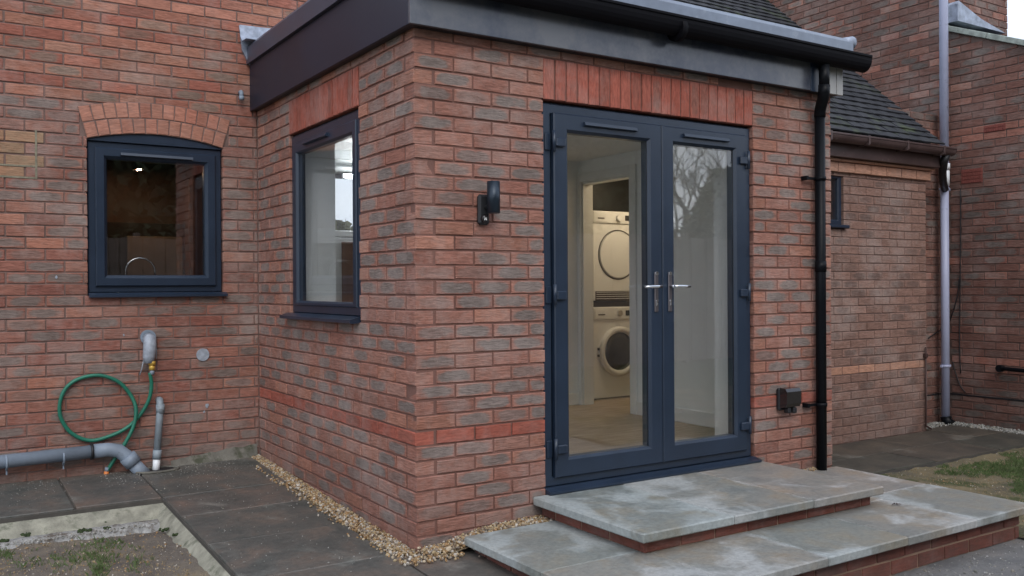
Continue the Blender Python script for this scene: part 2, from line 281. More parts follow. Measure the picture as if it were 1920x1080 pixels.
def emis(name, col, s):
    m, t, b, L = mat(name); b.inputs['Emission Color'].default_value = (*col, 1); b.inputs['Emission Strength'].default_value = s
    b.inputs['Base Color'].default_value = (.8, .8, .8, 1)
    return m
M['lit'] = emis('lit_tube', (.93, .97, 1), 32)
M['lit_bulb'] = emis('lit_bulb', (1, .62, .35), 200)
M['lit_warm'] = emis('lit_warm_panel', (1, .78, .5), 18)
def wood_floor():
    m, t, b, L = mat('oak_floor')
    g = N(t, 'ShaderNodeNewGeometry'); mp = N(t, 'ShaderNodeMapping'); mp.inputs['Scale'].default_value = (2, 14, 2); L(g.outputs['Position'], mp.inputs[0])
    n = N(t, 'ShaderNodeTexNoise', inp={'Scale': 2.0, 'Detail': 6.0}); L(mp.outputs[0], n.inputs['Vector'])
    r = N(t, 'ShaderNodeValToRGB'); e = r.color_ramp.elements; e[0].position = .35; e[0].color = (.26, .17, .1, 1); e[1].position = .65; e[1].color = (.42, .3, .2, 1)
    L(n.outputs[0], r.inputs[0]); L(r.outputs[0], b.inputs['Base Color']); b.inputs['Roughness'].default_value = .4
    return m
M['floor'] = wood_floor()

# ------------------------------------------------------------------ mesh helpers
class MB:
    def __init__(s): s.v = []; s.f = []; s.m = []; s.sm = []
    def add(s, vs, fs, mi=0, smooth=False, T=None):
        b = len(s.v)
        for p in vs:
            s.v.append(tuple(T @ Vector(p)) if T is not None else tuple(p))
        for f in fs: s.f.append(tuple(b+i for i in f)); s.m.append(mi); s.sm.append(smooth)
    def box(s, x0, x1, y0, y1, z0, z1, c=0., mi=0, T=None):
        x0, x1 = min(x0, x1), max(x0, x1); y0, y1 = min(y0, y1), max(y0, y1); z0, z1 = min(z0, z1), max(z0, z1)
        c = min(c, (x1-x0)*.45, (y1-y0)*.45, (z1-z0)*.45)
        if c <= 0:
            v = [(x, y, z) for z in (z0, z1) for y in (y0, y1) for x in (x0, x1)]
            s.add(v, [(0, 2, 3, 1), (4, 5, 7, 6), (0, 1, 5, 4), (2, 6, 7, 3), (0, 4, 6, 2), (1, 3, 7, 5)], mi, T=T); return
        X = (x0, x1); Y = (y0, y1); Z = (z0, z1); v = []; idx = {}
        sg = (1, -1)
        for i in (0, 1):
            for j in (0, 1):
                for k in (0, 1):
                    for a in range(3):
                        p = [X[i]+sg[i]*c, Y[j]+sg[j]*c, Z[k]+sg[k]*c]; p[a] = (X[i], Y[j], Z[k])[a]
                        idx[i, j, k, a] = len(v); v.append(tuple(p))
        f = []
        for a in range(3):
            o = [q for q in range(3) if q != a]
            for e in (0, 1):
                q = []
                for (m_, n_) in ((0, 0), (1, 0), (1, 1), (0, 1)):
                    ix = [0, 0, 0]; ix[a] = e; ix[o[0]] = m_; ix[o[1]] = n_; q.append(idx[(*ix, a)])
                f.append(q)
        for a in range(3):          # edges along a
            o = [q for q in range(3) if q != a]
            for m_ in (0, 1):
                for n_ in (0, 1):
                    A = [0, 0, 0]; B = [0, 0, 0]; A[o[0]] = B[o[0]] = m_; A[o[1]] = B[o[1]] = n_; B[a] = 1
                    f.append([idx[(*A, o[0])], idx[(*B, o[0])], idx[(*B, o[1])], idx[(*A, o[1])]])
        for i in (0, 1):
            for j in (0, 1):
                for k in (0, 1): f.append([idx[i, j, k, 0], idx[i, j, k, 1], idx[i, j, k, 2]])
        # orient outward
        cx, cy, cz = (x0+x1)/2, (y0+y1)/2, (z0+z1)/2; g = []
        for q in f:
            p = [np.array(v[i]) for i in q]; nn = np.cross(p[1]-p[0], p[2]-p[0]); ce = sum(p)/len(p)-np.array((cx, cy, cz))
            g.append(tuple(q) if nn@ce > 0 else tuple(reversed(q)))
        s.add(v, g, mi, T=T)
    def tube(s, pts, r, n=12, cap=True, mi=0, smooth=True):
        P = [Vector(p) for p in pts]; rr = r if isinstance(r, (list, tuple)) else [r]*len(P)
        up = None; b = len(s.v); prev = None
        for i, p in enumerate(P):
            d = ((P[min(i+1, len(P)-1)]-p).normalized()+(p-P[max(i-1, 0)]).normalized())
            d = d.normalized() if d.length > 1e-6 else (P[min(i+1, len(P)-1)]-P[max(i-1, 0)]).normalized()
            if prev is None:
                a = Vector((0, 0, 1)) if abs(d.z) < .9 else Vector((1, 0, 0)); u = d.cross(a).normalized()
            else: u = (prev-d*prev.dot(d)).normalized()
            prev = u; q = d.cross(u)
            for k in range(n):
                t = 2*math.pi*k/n; s.v.append(tuple(p+u*(math.cos(t)*rr[i])+q*(math.sin(t)*rr[i])))
        for i in range(len(P)-1):
            for k in range(n):
                k2 = (k+1) % n; s.f.append((b+i*n+k, b+i*n+k2, b+(i+1)*n+k2, b+(i+1)*n+k)); s.m.append(mi); s.sm.append(smooth)
        if cap:
            s.f.append(tuple(b+k for k in reversed(range(n)))); s.m.append(mi); s.sm.append(False)
            e_ = b+(len(P)-1)*n; s.f.append(tuple(e_+k for k in range(n))); s.m.append(mi); s.sm.append(False)
    def prism(s, poly, a0, a1, axis='y', mi=0):
        """poly: 2D outline, extruded along axis (x: poly=(y,z), y: poly=(x,z), z: poly=(x,y))"""
        n = len(poly); mk = {'x': lambda p, a: (a, p[0], p[1]), 'y': lambda p, a: (p[0], a, p[1]), 'z': lambda p, a: (p[0], p[1], a)}[axis]
        v = [mk(p, a0) for p in poly]+[mk(p, a1) for p in poly]
        f = [tuple(range(n)), tuple(reversed(range(n, 2*n)))]+[(i, n+i, n+(i+1) % n, (i+1) % n) for i in range(n)]
        s.add(v, f, mi)
    def mesh(s, name, mats):
        me = bpy.data.meshes.new(name); me.from_pydata(s.v, [], s.f)
        for m in mats: me.materials.append(m)
        me.polygons.foreach_set('material_index', s.m); me.polygons.foreach_set('use_smooth', s.sm); me.update()
        return me
    def build(s, name, m, parent=None, loc=None, **kw):
        mats = m if isinstance(m, (list, tuple)) else [m]
        me = s.mesh(name, mats)
        if len(s.f) < 4000:
            import bmesh
            bm = bmesh.new(); bm.from_mesh(me); bmesh.ops.recalc_face_normals(bm, faces=bm.faces); bm.to_mesh(me); bm.free()
        o = bpy.data.objects.new(name, me); C.objects.link(o)
        if parent: o.parent = parent
        if loc: o.location = loc
        for k, v_ in kw.items(): o[k] = v_
        return o
def empty(name, label, cat, group=None, loc=(0, 0, 0)):
    o = bpy.data.objects.new(name, None); C.objects.link(o); o.location = loc; o['label'] = label; o['category'] = cat
    o.empty_display_size = .1
    if group: o['group'] = group
    return o
def bx(name, m, parent, *a, c=.003, **kw):
    b = MB(); b.box(*a, c=c); return b.build(name, m, parent, **kw)

def profile_frame(b, x0, x1, z0, z1, w_, y0, y1, bev=.012, wb=None, wt=None):
    """picture frame in XZ, front at y0 (towards -Y), mitred with a sloping inner lip"""
    wb = w_ if wb is None else wb; wt = w_ if wt is None else wt
    rings = []
    for (dx, db, dt, y) in ((0, 0, 0, y1), (0, 0, 0, y0+.006), (.006, .006, .006, y0), (w_-bev, wb-bev, wt-bev, y0), (w_, wb, wt, y0+bev*1.3), (w_, wb, wt, y1)):
        rings.append([(x0+dx, y, z0+db), (x1-dx, y, z0+db), (x1-dx, y, z1-dt), (x0+dx, y, z1-dt)])
    v = [p for r_ in rings for p in r_]; f = []
    for i in range(len(rings)):
        j = (i+1) % len(rings)
        for k in range(4): k2 = (k+1) % 4; f.append((i*4+k, i*4+k2, j*4+k2, j*4+k))
    b.add(v, f)
# ------------------------------------------------------------------ bricks
cache = {}
def unit(L_, H_, D_, var, chamfer=.003, jit=.0019):
    """front at y=0 (facing -Y), body back to y=D; returns verts, faces"""
    q = random.Random(var*131+int(L_*1e4)+int(H_*1e5))
    x, z, c = L_/2, H_/2, min(chamfer, H_/5, L_/5); j = lambda a=jit: q.uniform(-a, a)
    fr = [(-x+c+j(), j(.0012), -z+c+j()), (x-c+j(), j(.0012), -z+c+j()), (x-c+j(), j(.0012), z-c+j()), (-x+c+j(), j(.0012), z-c+j())]
    ed = [(-x+j(.0008), c, -z+j()), (x+j(.0008), c, -z+j()), (x+j(.0008), c, z+j()), (-x+j(.0008), c, z+j())]
    bk = [(-x, D_, -z), (x, D_, -z), (x, D_, z), (-x, D_, z)]
    f = [(0, 1, 2, 3)]+[(i, 4+i, 4+(i+1) % 4, (i+1) % 4) for i in range(4)]+[(4+i, 8+i, 8+(i+1) % 4, 4+(i+1) % 4) for i in range(4)]
    return fr+ed+bk, f
def set_attrs(me, V, bl, bn, rnd):
    for nm, dat, ty in (('bl', bl, 'FLOAT_VECTOR'), ('bn', bn, 'FLOAT_VECTOR'), ('rnd', rnd, 'FLOAT')):
        a = me.attributes.new(nm, ty, 'POINT')
        if ty == 'FLOAT': a.data.foreach_set('value', np.array(dat, dtype=np.float32))
        else: a.data.foreach_set('vector', np.array(dat, dtype=np.float32).ravel())
class Wall:
    """collects the bricks of one thing; the 300 that show largest become parts, the rest one joined part"""
    def __init__(s, parent, limit=295): s.p = parent; s.b = []; s.limit = limit
    def put(s, T, L_, H_, D_, m, name='brick'):
        c = T @ Vector((0, 0, 0)); ax = T.to_3x3() @ Vector((1, 0, 0)); az = T.to_3x3() @ Vector((0, 0, 1)); area = 0
        P = [px(c+ax*(i*L_/2)+az*(k*H_/2)) for i, k in ((-1, -1), (1, -1), (1, 1), (-1, 1))]
        if all(P):
            q = px(c)
            if -25 < q[0] < 1945 and -25 < q[1] < 1105:
                area = abs(sum(P[i][0]*P[(i+1) % 4][1]-P[(i+1) % 4][0]*P[i][1] for i in range(4)))/2
        s.b.append((area, T, L_, H_, D_, m, name))
    def done(s):
        main = sorted([b for b in s.b if b[6] == 'brick'], key=lambda b: -b[0])
        oth = [b for b in s.b if b[6] != 'brick']
        single = [b for b in main[:s.limit] if b[0] > 60]; rest = main[len(single):]
        for area, T, L_, H_, D_, m, name in single+oth:
            v = rng.randrange(5); key = (round(L_, 3), round(H_, 3), round(D_, 3), m, v, name)
            if key not in cache:
                V, Fc = unit(L_, H_, D_, v); me = bpy.data.meshes.new(name); me.from_pydata(V, [], Fc); me.materials.append(M[m])
                set_attrs(me, V, V, [(x/(L_/2), y/D_, z/(H_/2)) for x, y, z in V], [0.]*len(V)); cache[key] = me
            o = bpy.data.objects.new(name, cache[key]); C.objects.link(o); o.parent = s.p; o.matrix_local = T
        if rest:
            V = []; Fc = []; bl = []; bn = []; rd = []; mi = []; ms = []
            for area, T, L_, H_, D_, m, name in rest:
                v, f = unit(L_, H_, D_, rng.randrange(60)); b = len(V); r = rng.random()
                if m not in ms: ms.append(m)
                for p in v:
                    V.append(tuple(T @ Vector(p))); bl.append(p); bn.append((p[0]/(L_/2), p[1]/D_, p[2]/(H_/2))); rd.append(r)
                for q in f: Fc.append(tuple(b+i for i in q)); mi.append(ms.index(m))
            me = bpy.data.meshes.new('remaining_bricks'); me.from_pydata(V, [], Fc)
            for m in ms: me.materials.append(M[m])
            me.polygons.foreach_set('material_index', mi); set_attrs(me, V, bl, bn, rd); me.update()
            o = bpy.data.objects.new('brickwork', me); C.objects.link(o); o.parent = s.p; o['kind'] = 'stuff'

def course(wall, org, ang, s0, s1, i, joints_at, matf, holes=(), D_=.1025, keep=None, end_full=()):
    """one course of stretchers: s along the wall, joint centres at joints_at + .225 n"""
    T0 = Matrix.Translation(org) @ Matrix.Rotation(ang, 4, 'Z'); z0 = .6+.075*i; zc = z0+.0375
    n0 = math.floor((s0-joints_at)/.225)-1; cuts = []
    s = joints_at+n0*.225
    while s < s1+.3:
        a, b = s+.005, s+.225-.005
        segs = [(a, b)]
        lo = s0; hi = s1
        segs = [(max(a, lo), min(b, hi)) for a, b in segs]
        for (h0, h1, hz0, hz1) in holes:
            if zc > hz0 and zc < hz1:
                ns = []
                for a, b in segs:
                    if b <= h0 or a >= h1: ns.append((a, b)); continue
                    if a < h0: ns.append((a, h0))
                    if b > h1: ns.append((h1, b))
                segs = ns
        for a, b in segs:
            if b-a > .018 and (keep is None or keep((a+b)/2, zc)):
                T = T0 @ Matrix.Translation(((a+b)/2+rng.uniform(-.0015, .0015), rng.uniform(-.0018, .0018), zc+rng.gauss(0, .0009))) @ Matrix.Rotation(rng.gauss(0, .002), 4, 'Y') @ Matrix.Rotation(rng.gauss(0, .004), 4, 'Z')
                wall.put(T, b-a, .065, D_, matf(i, (a+b)/2))
        s += .225

# ================================================================== SETTING: ground
D = 2.514
def grid(name, x0, x1, y0, y1, st, zf, m, **kw):
    nx = int((x1-x0)/st)+1; ny = int((y1-y0)/st)+1; b = MB()
    v = [(x0+(x1-x0)*i/(nx-1), y0+(y1-y0)*j/(ny-1)) for j in range(ny) for i in range(nx)]
    b.v = [(x, y, zf(x, y)) for x, y in v]
    b.f = [(j*nx+i, j*nx+i+1, (j+1)*nx+i+1, (j+1)*nx+i) for j in range(ny-1) for i in range(nx-1)]
    b.m = [0]*len(b.f); b.sm = [True]*len(b.f)
    me = b.mesh(name, [m]); o = bpy.data.objects.new(name, me); C.objects.link(o)
    for k, v_ in kw.items(): o[k] = v_
    return o
def nz(x, y, s=1., a=1.): return mnoise.fractal(Vector((x*s, y*s, 3.1)), 1., 2., 5)*a
b = MB(); b.box(-300, 300, -300, 300, -.6, -.2); b.build('ground', M['far'], kind='structure')
grid('soil_bed', -4.6, -.78, -4.2, 1.75, .02, lambda x, y: -.058+nz(x, y, 3, .016)+nz(x, y, 14, .007), M['soil'], kind='structure')
grid('soil', 3.1, 12, -5, .2, .03, lambda x, y: -.098+nz(x, y, 2.2, .02)+nz(x, y, 12, .008), M['soil_right'], kind='structure')
grid('yard', -.7, 4.4, -5.5, -1.25, .03, lambda x, y: -.118+nz(x, y, 3, .006)+nz(x, y, 22, .005), M['yard'], kind='structure')

def zl(y): return .038*y+.001
def paving(name, cells, zf, m, mm, th=.045, joint=.006):
    """name: structure mesh = bedding; each slab a child"""
    root = None; b = MB()
    xs = [c[0] for c in cells]+[c[1] for c in cells]; ys = [c[2] for c in cells]+[c[3] for c in cells]
    for c in cells:
        x0, x1, y0, y1 = c[:4]
        v = [(x0, y0, zf(y0)-.12), (x1, y0, zf(y0)-.12), (x1, y1, zf(y1)-.12), (x0, y1, zf(y1)-.12), (x0, y0, zf(y0)-.011), (x1, y0, zf(y0)-.011), (x1, y1, zf(y1)-.011), (x0, y1, zf(y1)-.011)]
        b.add(v, [(3, 2, 1, 0), (4, 5, 6, 7), (0, 1, 5, 4), (1, 2, 6, 5), (2, 3, 7, 6), (3, 0, 4, 7)])
    root = b.build(name, mm, kind='structure')
    for c in cells:
        x0, x1, y0, y1 = c[:4]; x0 += joint; x1 -= joint; y0 += joint; y1 -= joint
        sb = MB(); sb.box(x0-(x0+x1)/2, x1-(x0+x1)/2, y0-(y0+y1)/2, y1-(y0+y1)/2, -th, 0, c=.004)
        cx, cy = (x0+x1)/2, (y0+y1)/2
        o = sb.build('paving_slab', m, root)
        hx, hy = (x1-x0)/2, (y1-y0)/2; V = [tuple(v.co) for v in o.data.vertices]
        set_attrs(o.data, V, V, [(p[0]/hx, p[1]/hy, p[2]) for p in V], [0.]*len(V))
        o.location = (cx, cy, zf(cy)+rng.uniform(-.0025, .0025)); o.rotation_euler = (math.atan((zf(y1)-zf(y0))/(y1-y0))+rng.gauss(0, .002), rng.gauss(0, .003), rng.gauss(0, .002))
    return root
cells = []
ys = [-2.35, -1.75, -1.15, -.55, .05, .65, 1.22, 1.68]
for a, b_ in zip(ys, ys[1:]):
    cells.append((-.845, -.115 if b_ > .06 else -.1, a, b_))
for a, b_ in zip(ys[:5], ys[1:5]): cells.append((-.1, .62, a, min(b_, -.02)) if b_ <= .06 else None)
cells = [c for c in cells if c]
for xa, xb in ((-.845, -.03), (-1.32, -.845), (-1.92, -1.32), (-2.52, -1.92), (-3.12, -2.52)):
    cells.append((xa, xb, 1.68, 2.50))
paving('path', cells, zl, M['paver'], M['mortar_paving'])
cells = []
x = 3.17
for xb in (3.7, 4.6, 5.5, 6.4):
    cells.append((x, xb, .14, .6)); x = xb
x = 3.17
for xb in (4.15, 5.05, 5.93): cells.append((x, xb, .6, 1.06)); x = xb
cells.append((5.93, 6.4, .6, 1.12))
paving('garage_path', cells, lambda y: -.07, M['paver_right'], M['mortar_paving'])

# cream haunching between path and bed
def haunch():
    root = MB(); n = 90
    def strip(P, Q, out, seed):
        v = []; f = []
        for i in range(n+1):
            t = i/n; p = Vector(P).lerp(Vector(Q), t); w_ = out[0] if isinstance(out, tuple) else out
            k = nz(p.x+seed, p.y, 5, .012); o = Vector(out)
            v += [tuple(p+Vector((0, 0, -.033))), tuple(p+o*.25+Vector((0, 0, -.05+k*.3))), tuple(p+o*(.8+k*5)+Vector((0, 0, -.1+k))), tuple(p+o*(1.05+k*9)+Vector((0, 0, -.16)))]
        for i in range(n):
            for j in range(3): f.append((i*4+j, i*4+j+1, (i+1)*4+j+1, (i+1)*4+j))
        root.add(v, f, smooth=True)
    strip((-.845, 1.68, zl(1.68)), (-3.1, 1.68, zl(1.68)), (0, -.14, 0), 1)
    strip((-.845, 1.68, zl(1.68)), (-.845, -2.3, zl(-2.3)), (-.08, 0, 0), 2)
    root.build('path_haunch', M['haunch'], kind='structure')
haunch()
# pale crust of crumbled lime along the haunch
def crust():
    b = MB(); n = 120
    for i in range(n):
        pass
    v = []; f = []
    for i in range(n+1):
        x = -.86-2.0*i/n; k = nz(x, 0, 8, .02); k2 = nz(x, 5, 11, .03)
        for j, (yy, zz) in enumerate(((1.6, -.07), (1.56, -.03), (1.51+k2*.6, -.031), (1.455+k+k2, -.037), (1.42+k+k2, -.075))):
            v.append((x, yy, zz+nz(x*3, yy*3, 9, .004)))
    for i in range(n):
        for j in range(4): f.append((i*5+j, i*5+j+1, (i+1)*5+j+1, (i+1)*5+j))
    b.add(v, f, smooth=True); b.build('lime_crust', M['mortar_bed'], kind='structure')
crust()

# ================================================================== BRICK EXTENSION
ext = empty('brick_extension', 'flat-roofed red brick extension with navy french doors and dark fascia', 'house extension')
XR, XE = 2.3988, 3.1615; DL = .7775
W = Wall(ext)
door_h = (DL-.0, XR, .1, 2.325); lint_h = (DL, XR, 2.325, 2.55)
def mext(i, s):
    if i == -1: return 'red'
    return 'quoin' if rng.random() < .12 else 'brick'
for i in range(-10, 27):
    ev = i % 2 == 0
    course(W, (0, 0, 0), 0, 0 if ev else .1125, XR-.3, i, 0 if ev else .1125, mext, holes=(door_h, lint_h, (XR-.35, 9, -9, 9) if i < 26 else (99, 100, 0, 0)), keep=lambda s, z: s < XR-.3 or z > 2.55)
    j = XR+.1125+.0 if ev else XR
    course(W, (0, 0, 0), 0, XR, XE, i, j-.225*8, mext, holes=(door_h, lint_h), keep=None if i < 26 else (lambda s, z: s > XR))
lw = (.685, 1.83, 1.125, 2.325); ll = (.685, 1.83, 2.325, 2.55)
# left face: s runs with +Y, local -Y must face world -X  -> rotate -90deg maps +x to -Y, so mirror s
for i in range(-10, 27):
    ev = i % 2 == 0
    h = [(-b_, -a, z0, z1) for a, b_, z0, z1 in (lw, ll)]
    course(W, (0, 0, 0), -math.pi/2, -D+.004, -.1125 if ev else 0, i, -(.1125 if ev else 0)-.225*14, mext, holes=h)
# soldier lintels
for k in range(21):
    p = (XR-DL)/21; xc = DL+p*(k+.5)
    T = Matrix.Translation((xc, rng.uniform(-.001, .0015)-.001, 2.4375)) @ Matrix.Rotation(rng.gauss(0, .003), 4, 'Y')
    T = T @ Matrix.Rotation(math.pi/2, 4, 'Y'); W.put(T, .219, p-.0095, .1025, 'red', 'lintel_brick')
for k in range(15):
    p = (lw[1]-lw[0])/15; yc = lw[0]+p*(k+.5)
    T = Matrix.Translation((rng.uniform(-.001, .0015)-.001, yc, 2.4375)) @ Matrix.Rotation(-math.pi/2, 4, 'Z') @ Matrix.Rotation(math.pi/2, 4, 'Y')
    W.put(T, .219, p-.0095, .1025, 'red', 'lintel_brick')
W.done()
# mortar core
b = MB(); r = .0065
b.box(r, DL-r, r, .2, -.3, 2.66); b.box(XR+r, XE-r, r, .2, -.3, 2.66)
b.box(DL-r, XR+r, r, .2, 2.331, 2.66); b.box(DL-r, XR+r, r, .2, -.3, .19)
b.box(r, .2, .2, lw[0]-r, -.3, 2.66); b.box(r, .2, lw[1]+r, D, -.3, 2.66)
b.box(r, .2, lw[0]-r, lw[1]+r, -.3, 1.119); b.box(r, .2, lw[0]-r, lw[1]+r, 2.331, 2.66)
b.box(XE-.2, XE-r, .2, 1.35, -.3, 2.66); b.box(XE-.2, XE-r, 1.35, D, 2.53, 2.66)
b.build('mortar', M['mortar'], ext)
# inner lining of the room
b = MB(); FZ = .26; CZ = 2.42
b.box(.2, .3, .3, lw[0]-.01, FZ, CZ); b.box(.2, .3, lw[1]+.01, 2.45, FZ, CZ); b.box(.2, .3, lw[0]-.01, lw[1]+.01, FZ, 1.12); b.box(.2, .3, lw[0]-.01, lw[1]+.01, 2.33, CZ)
b.box(.2, DL+.02, .2, .3, FZ, CZ); b.box(XR-.02, 2.96, .2, .3, FZ, CZ); b.box(DL+.02, XR-.02, .2, .3, 2.33, CZ)
b.box(2.86, 2.96, .3, 1.74, FZ, CZ); b.box(2.86, 2.96, 2.40, 2.45, FZ, CZ); b.box(2.86, 2.96, 1.74, 2.40, 2.23, CZ)
b.box(.2, .45, 2.45, 2.512, FZ, CZ); b.box(1.2, 2.85, 2.45, 2.512, FZ, CZ); b.box(.45, 1.2, 2.45, 2.512, FZ, 1.72); b.box(.45, 1.2, 2.45, 2.512, 2.18, CZ); b.box(2.85, 2.96, 2.45, 2.56, FZ, CZ)
b.box(2.71, 2.86, .3, .62, FZ, CZ)                        # boxed-in pipe in the corner
b.build('inner_wall', M['plaster'], ext)
b = MB(); b.box(.2, XE-.2, .2, 2.51, CZ, CZ+.1); b.build('ceiling', M['plaster'], ext)
b = MB(); b.box(.2, XE-.2, .2, 2.51, FZ-.1, FZ); b.build('floor', M['floor'], ext)
b = MB(); b.box(2.845, 2.86, .62, 1.66, FZ, FZ+.11, c=.004); b.box(2.2, 2.845, 2.435, 2.45, FZ, FZ+.11, c=.004); b.build('skirting', M['white'], ext)
b = MB(); b.box(2.84, 2.859, 1.66, 1.74, FZ, 2.31, c=.003); b.box(2.84, 2.859, 2.40, 2.448, FZ, 2.31, c=.003); b.box(2.84, 2.859, 1.74, 2.40, 2.23, 2.31, c=.003)
b.box(2.862, 2.97, 2.386, 2.399, FZ, 2.23); b.box(2.862, 2.97, 1.741, 1.755, FZ, 2.23); b.box(2.862, 2.97, 1.755, 2.386, 2.215, 2.229)
b.build('door_casing', M['white'], ext)
b = MB(); y = lw[1]
b.box(.087, .30, y-.05, y+.004, 1.146, 2.329); b.box(.087, .30, lw[0]-.004, lw[0]+.03, 1.146, 2.329); b.box(.087, .30, lw[0]+.03, y-.05, 2.29, 2.329);
b.box(DL-.004, DL+.045, .095, .301, FZ, 2.329); b.box(XR-.045, XR+.004, .095, .301, FZ, 2.329); b.box(DL+.045, XR-.045, .095, .301, 2.275, 2.3295)
b.build('reveal_lining', M['plaster'], ext)
# glazed white inner door to the kitchen, on the back wall
b = MB(); b.box(.32, 1.25, 2.415, 2.448, FZ, 1.69, c=.004); b.build('cupboard_front', M['white'], ext)
b = MB(); b.box(.6, 1.17, 2.405, 2.4145, .5, 1.66, c=.004); b.build('cupboard_panel', M['kitchen'], ext)  # brown panel stands in for the kitchen reflected in the side window
b = MB(); profile_frame(b, .40, 1.25, 1.695, 2.23, .05, 2.415, 2.448, bev=.008); b.build('inner_window', M['white'], ext)
# roof: fascia, trim, gutter
OF = -.075; OL = -.055
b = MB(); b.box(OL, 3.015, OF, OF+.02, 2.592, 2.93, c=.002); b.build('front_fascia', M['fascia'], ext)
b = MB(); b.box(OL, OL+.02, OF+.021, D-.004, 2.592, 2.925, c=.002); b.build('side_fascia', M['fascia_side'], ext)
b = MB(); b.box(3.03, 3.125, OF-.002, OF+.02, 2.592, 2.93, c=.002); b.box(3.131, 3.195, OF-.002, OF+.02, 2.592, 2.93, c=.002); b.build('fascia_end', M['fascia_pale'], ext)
b = MB(); b.box(2.86, 2.935, OF-.008, OF-.0005, 2.585, 2.92, c=.002); b.build('fascia_joint', M['navy'], ext)  # dark strip imitating a dark reflection on the fascia
b = MB(); b.box(OL+.021, 3.17, OF+.021, -.002, 2.594, 2.604); b.box(OL+.021, -.002, -.001, D-.004, 2.594, 2.604); b.build('soffit', M['navy_dark'], ext)
b = MB(); b.box(-.03, 3.19, -.05, D-.004, 2.665, 2.94); b.build('roof_deck', M['trim'], ext)
# trims (rounded kerb)
def kerb(x0, x1, z0, z1, y0, y1):
    pts = [(y0, z0), (y0, z1-.03), (y0+.012, z1-.008), (y0+.035, z1), (y1, z1-.006), (y1, z0)]
    return pts
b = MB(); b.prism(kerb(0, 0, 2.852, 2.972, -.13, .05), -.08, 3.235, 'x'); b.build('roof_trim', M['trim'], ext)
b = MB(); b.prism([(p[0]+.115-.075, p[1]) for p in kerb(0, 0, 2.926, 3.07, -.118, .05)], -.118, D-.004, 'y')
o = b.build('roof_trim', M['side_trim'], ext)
b = MB(); b.tube([(3.17, -.09, 2.945), (3.262, -.095, 2.952)], [.03, .045], n=14); b.build('trim_end', M['lead'], ext)
# deep-flow gutter (profile in y,z)
def gutter(name, x0, x1, yc, zt, rad, depth, m, parent, th=.004):
    prof = []
    for k in range(13):
        t = math.pi*k/12; prof.append((yc-rad*math.cos(t), zt-depth*math.sin(t)**.8))
    inner = [(y*1.0+(yc-y)*th/rad, z+(zt-z)*th/depth) for y, z in reversed(prof)]
    b = MB(); b.prism(prof+inner, x0, x1, 'x'); b.prism(prof, x1-.004, x1+.004, 'x'); b.prism(prof, x0-.004, x0+.004, 'x')
    b.box(x0, x1, yc-rad-.006, yc-rad+.002, zt-.012, zt+.004, c=.002)
    return b.build(name, m, parent)
g = empty('gutter', 'black plastic gutter along the front fascia of the extension', 'gutter')
gutter('channel', -.02, 3.325, -.145, 2.85, .064, .1, M['gutter'], g)
for xx in (1.62,): 
    b = MB(); b.tube([(xx-.02, -.148, 2.79), (xx+.02, -.148, 2.79)], .07, 14); b.build('gutter_bracket', M['gutter'], g)
# downpipe
dp = empty('downpipe', 'black round drainpipe down the right end of the extension wall', 'drainpipe')
PX, PY = 2.985, -.052
b = MB(); b.tube([(PX-.065, -.14, 2.75), (PX-.065, -.14, 2.60)], .034, 18); b.build('upper_pipe', M['black'], dp)
b = MB(); b.tube([(PX-.065, -.14, 2.62), (PX-.065, -.138, 2.575), (PX-.05, -.12, 2.54), (PX-.01, -.07, 2.50), (PX, -.054, 2.47), (PX, -.052, 2.43)], .0375, 18); b.build('offset_bend', M['black'], dp)
b = MB(); b.tube([(PX, PY, 2.47), (PX, PY, .075)], .034, 20); b.build('pipe', M['black'], dp)
for zz in (2.02, .515):
    b = MB(); b.tube([(PX, PY, zz-.012), (PX, PY, zz+.012)], .039, 18); b.box(PX-.125, PX-.03, PY+.012, PY+.03, zz-.009, zz+.009, c=.002); b.box(PX-.13, PX-.11, PY, .0, zz-.014, zz+.014, c=.003)
    b.box(PX+.03, PX+.06, PY+.0, PY+.05, zz-.011, zz+.011, c=.002)
    b.build('pipe_clip', M['black'], dp)
b = MB(); b.tube([(PX, PY, 1.40), (PX, PY, 1.47)], .038, 18); b.build('collar', M['black'], dp)

# ------------------------------------------------------------------ frames
def vent(x0, x1, z, y, parent, h=.022, T=None):
    b = MB(); pr = [(y, z-h/2), (y-.012, z-h/2), (y-.022, z-h/2+.004), (y-.014, z+h/2), (y, z+h/2)]
    b.prism(pr, x0, x1, 'x')
    if T is not None: b.v = [tuple(T @ Vector(p)) for p in b.v]
    return b.build('trickle_vent', M['navy'], parent)

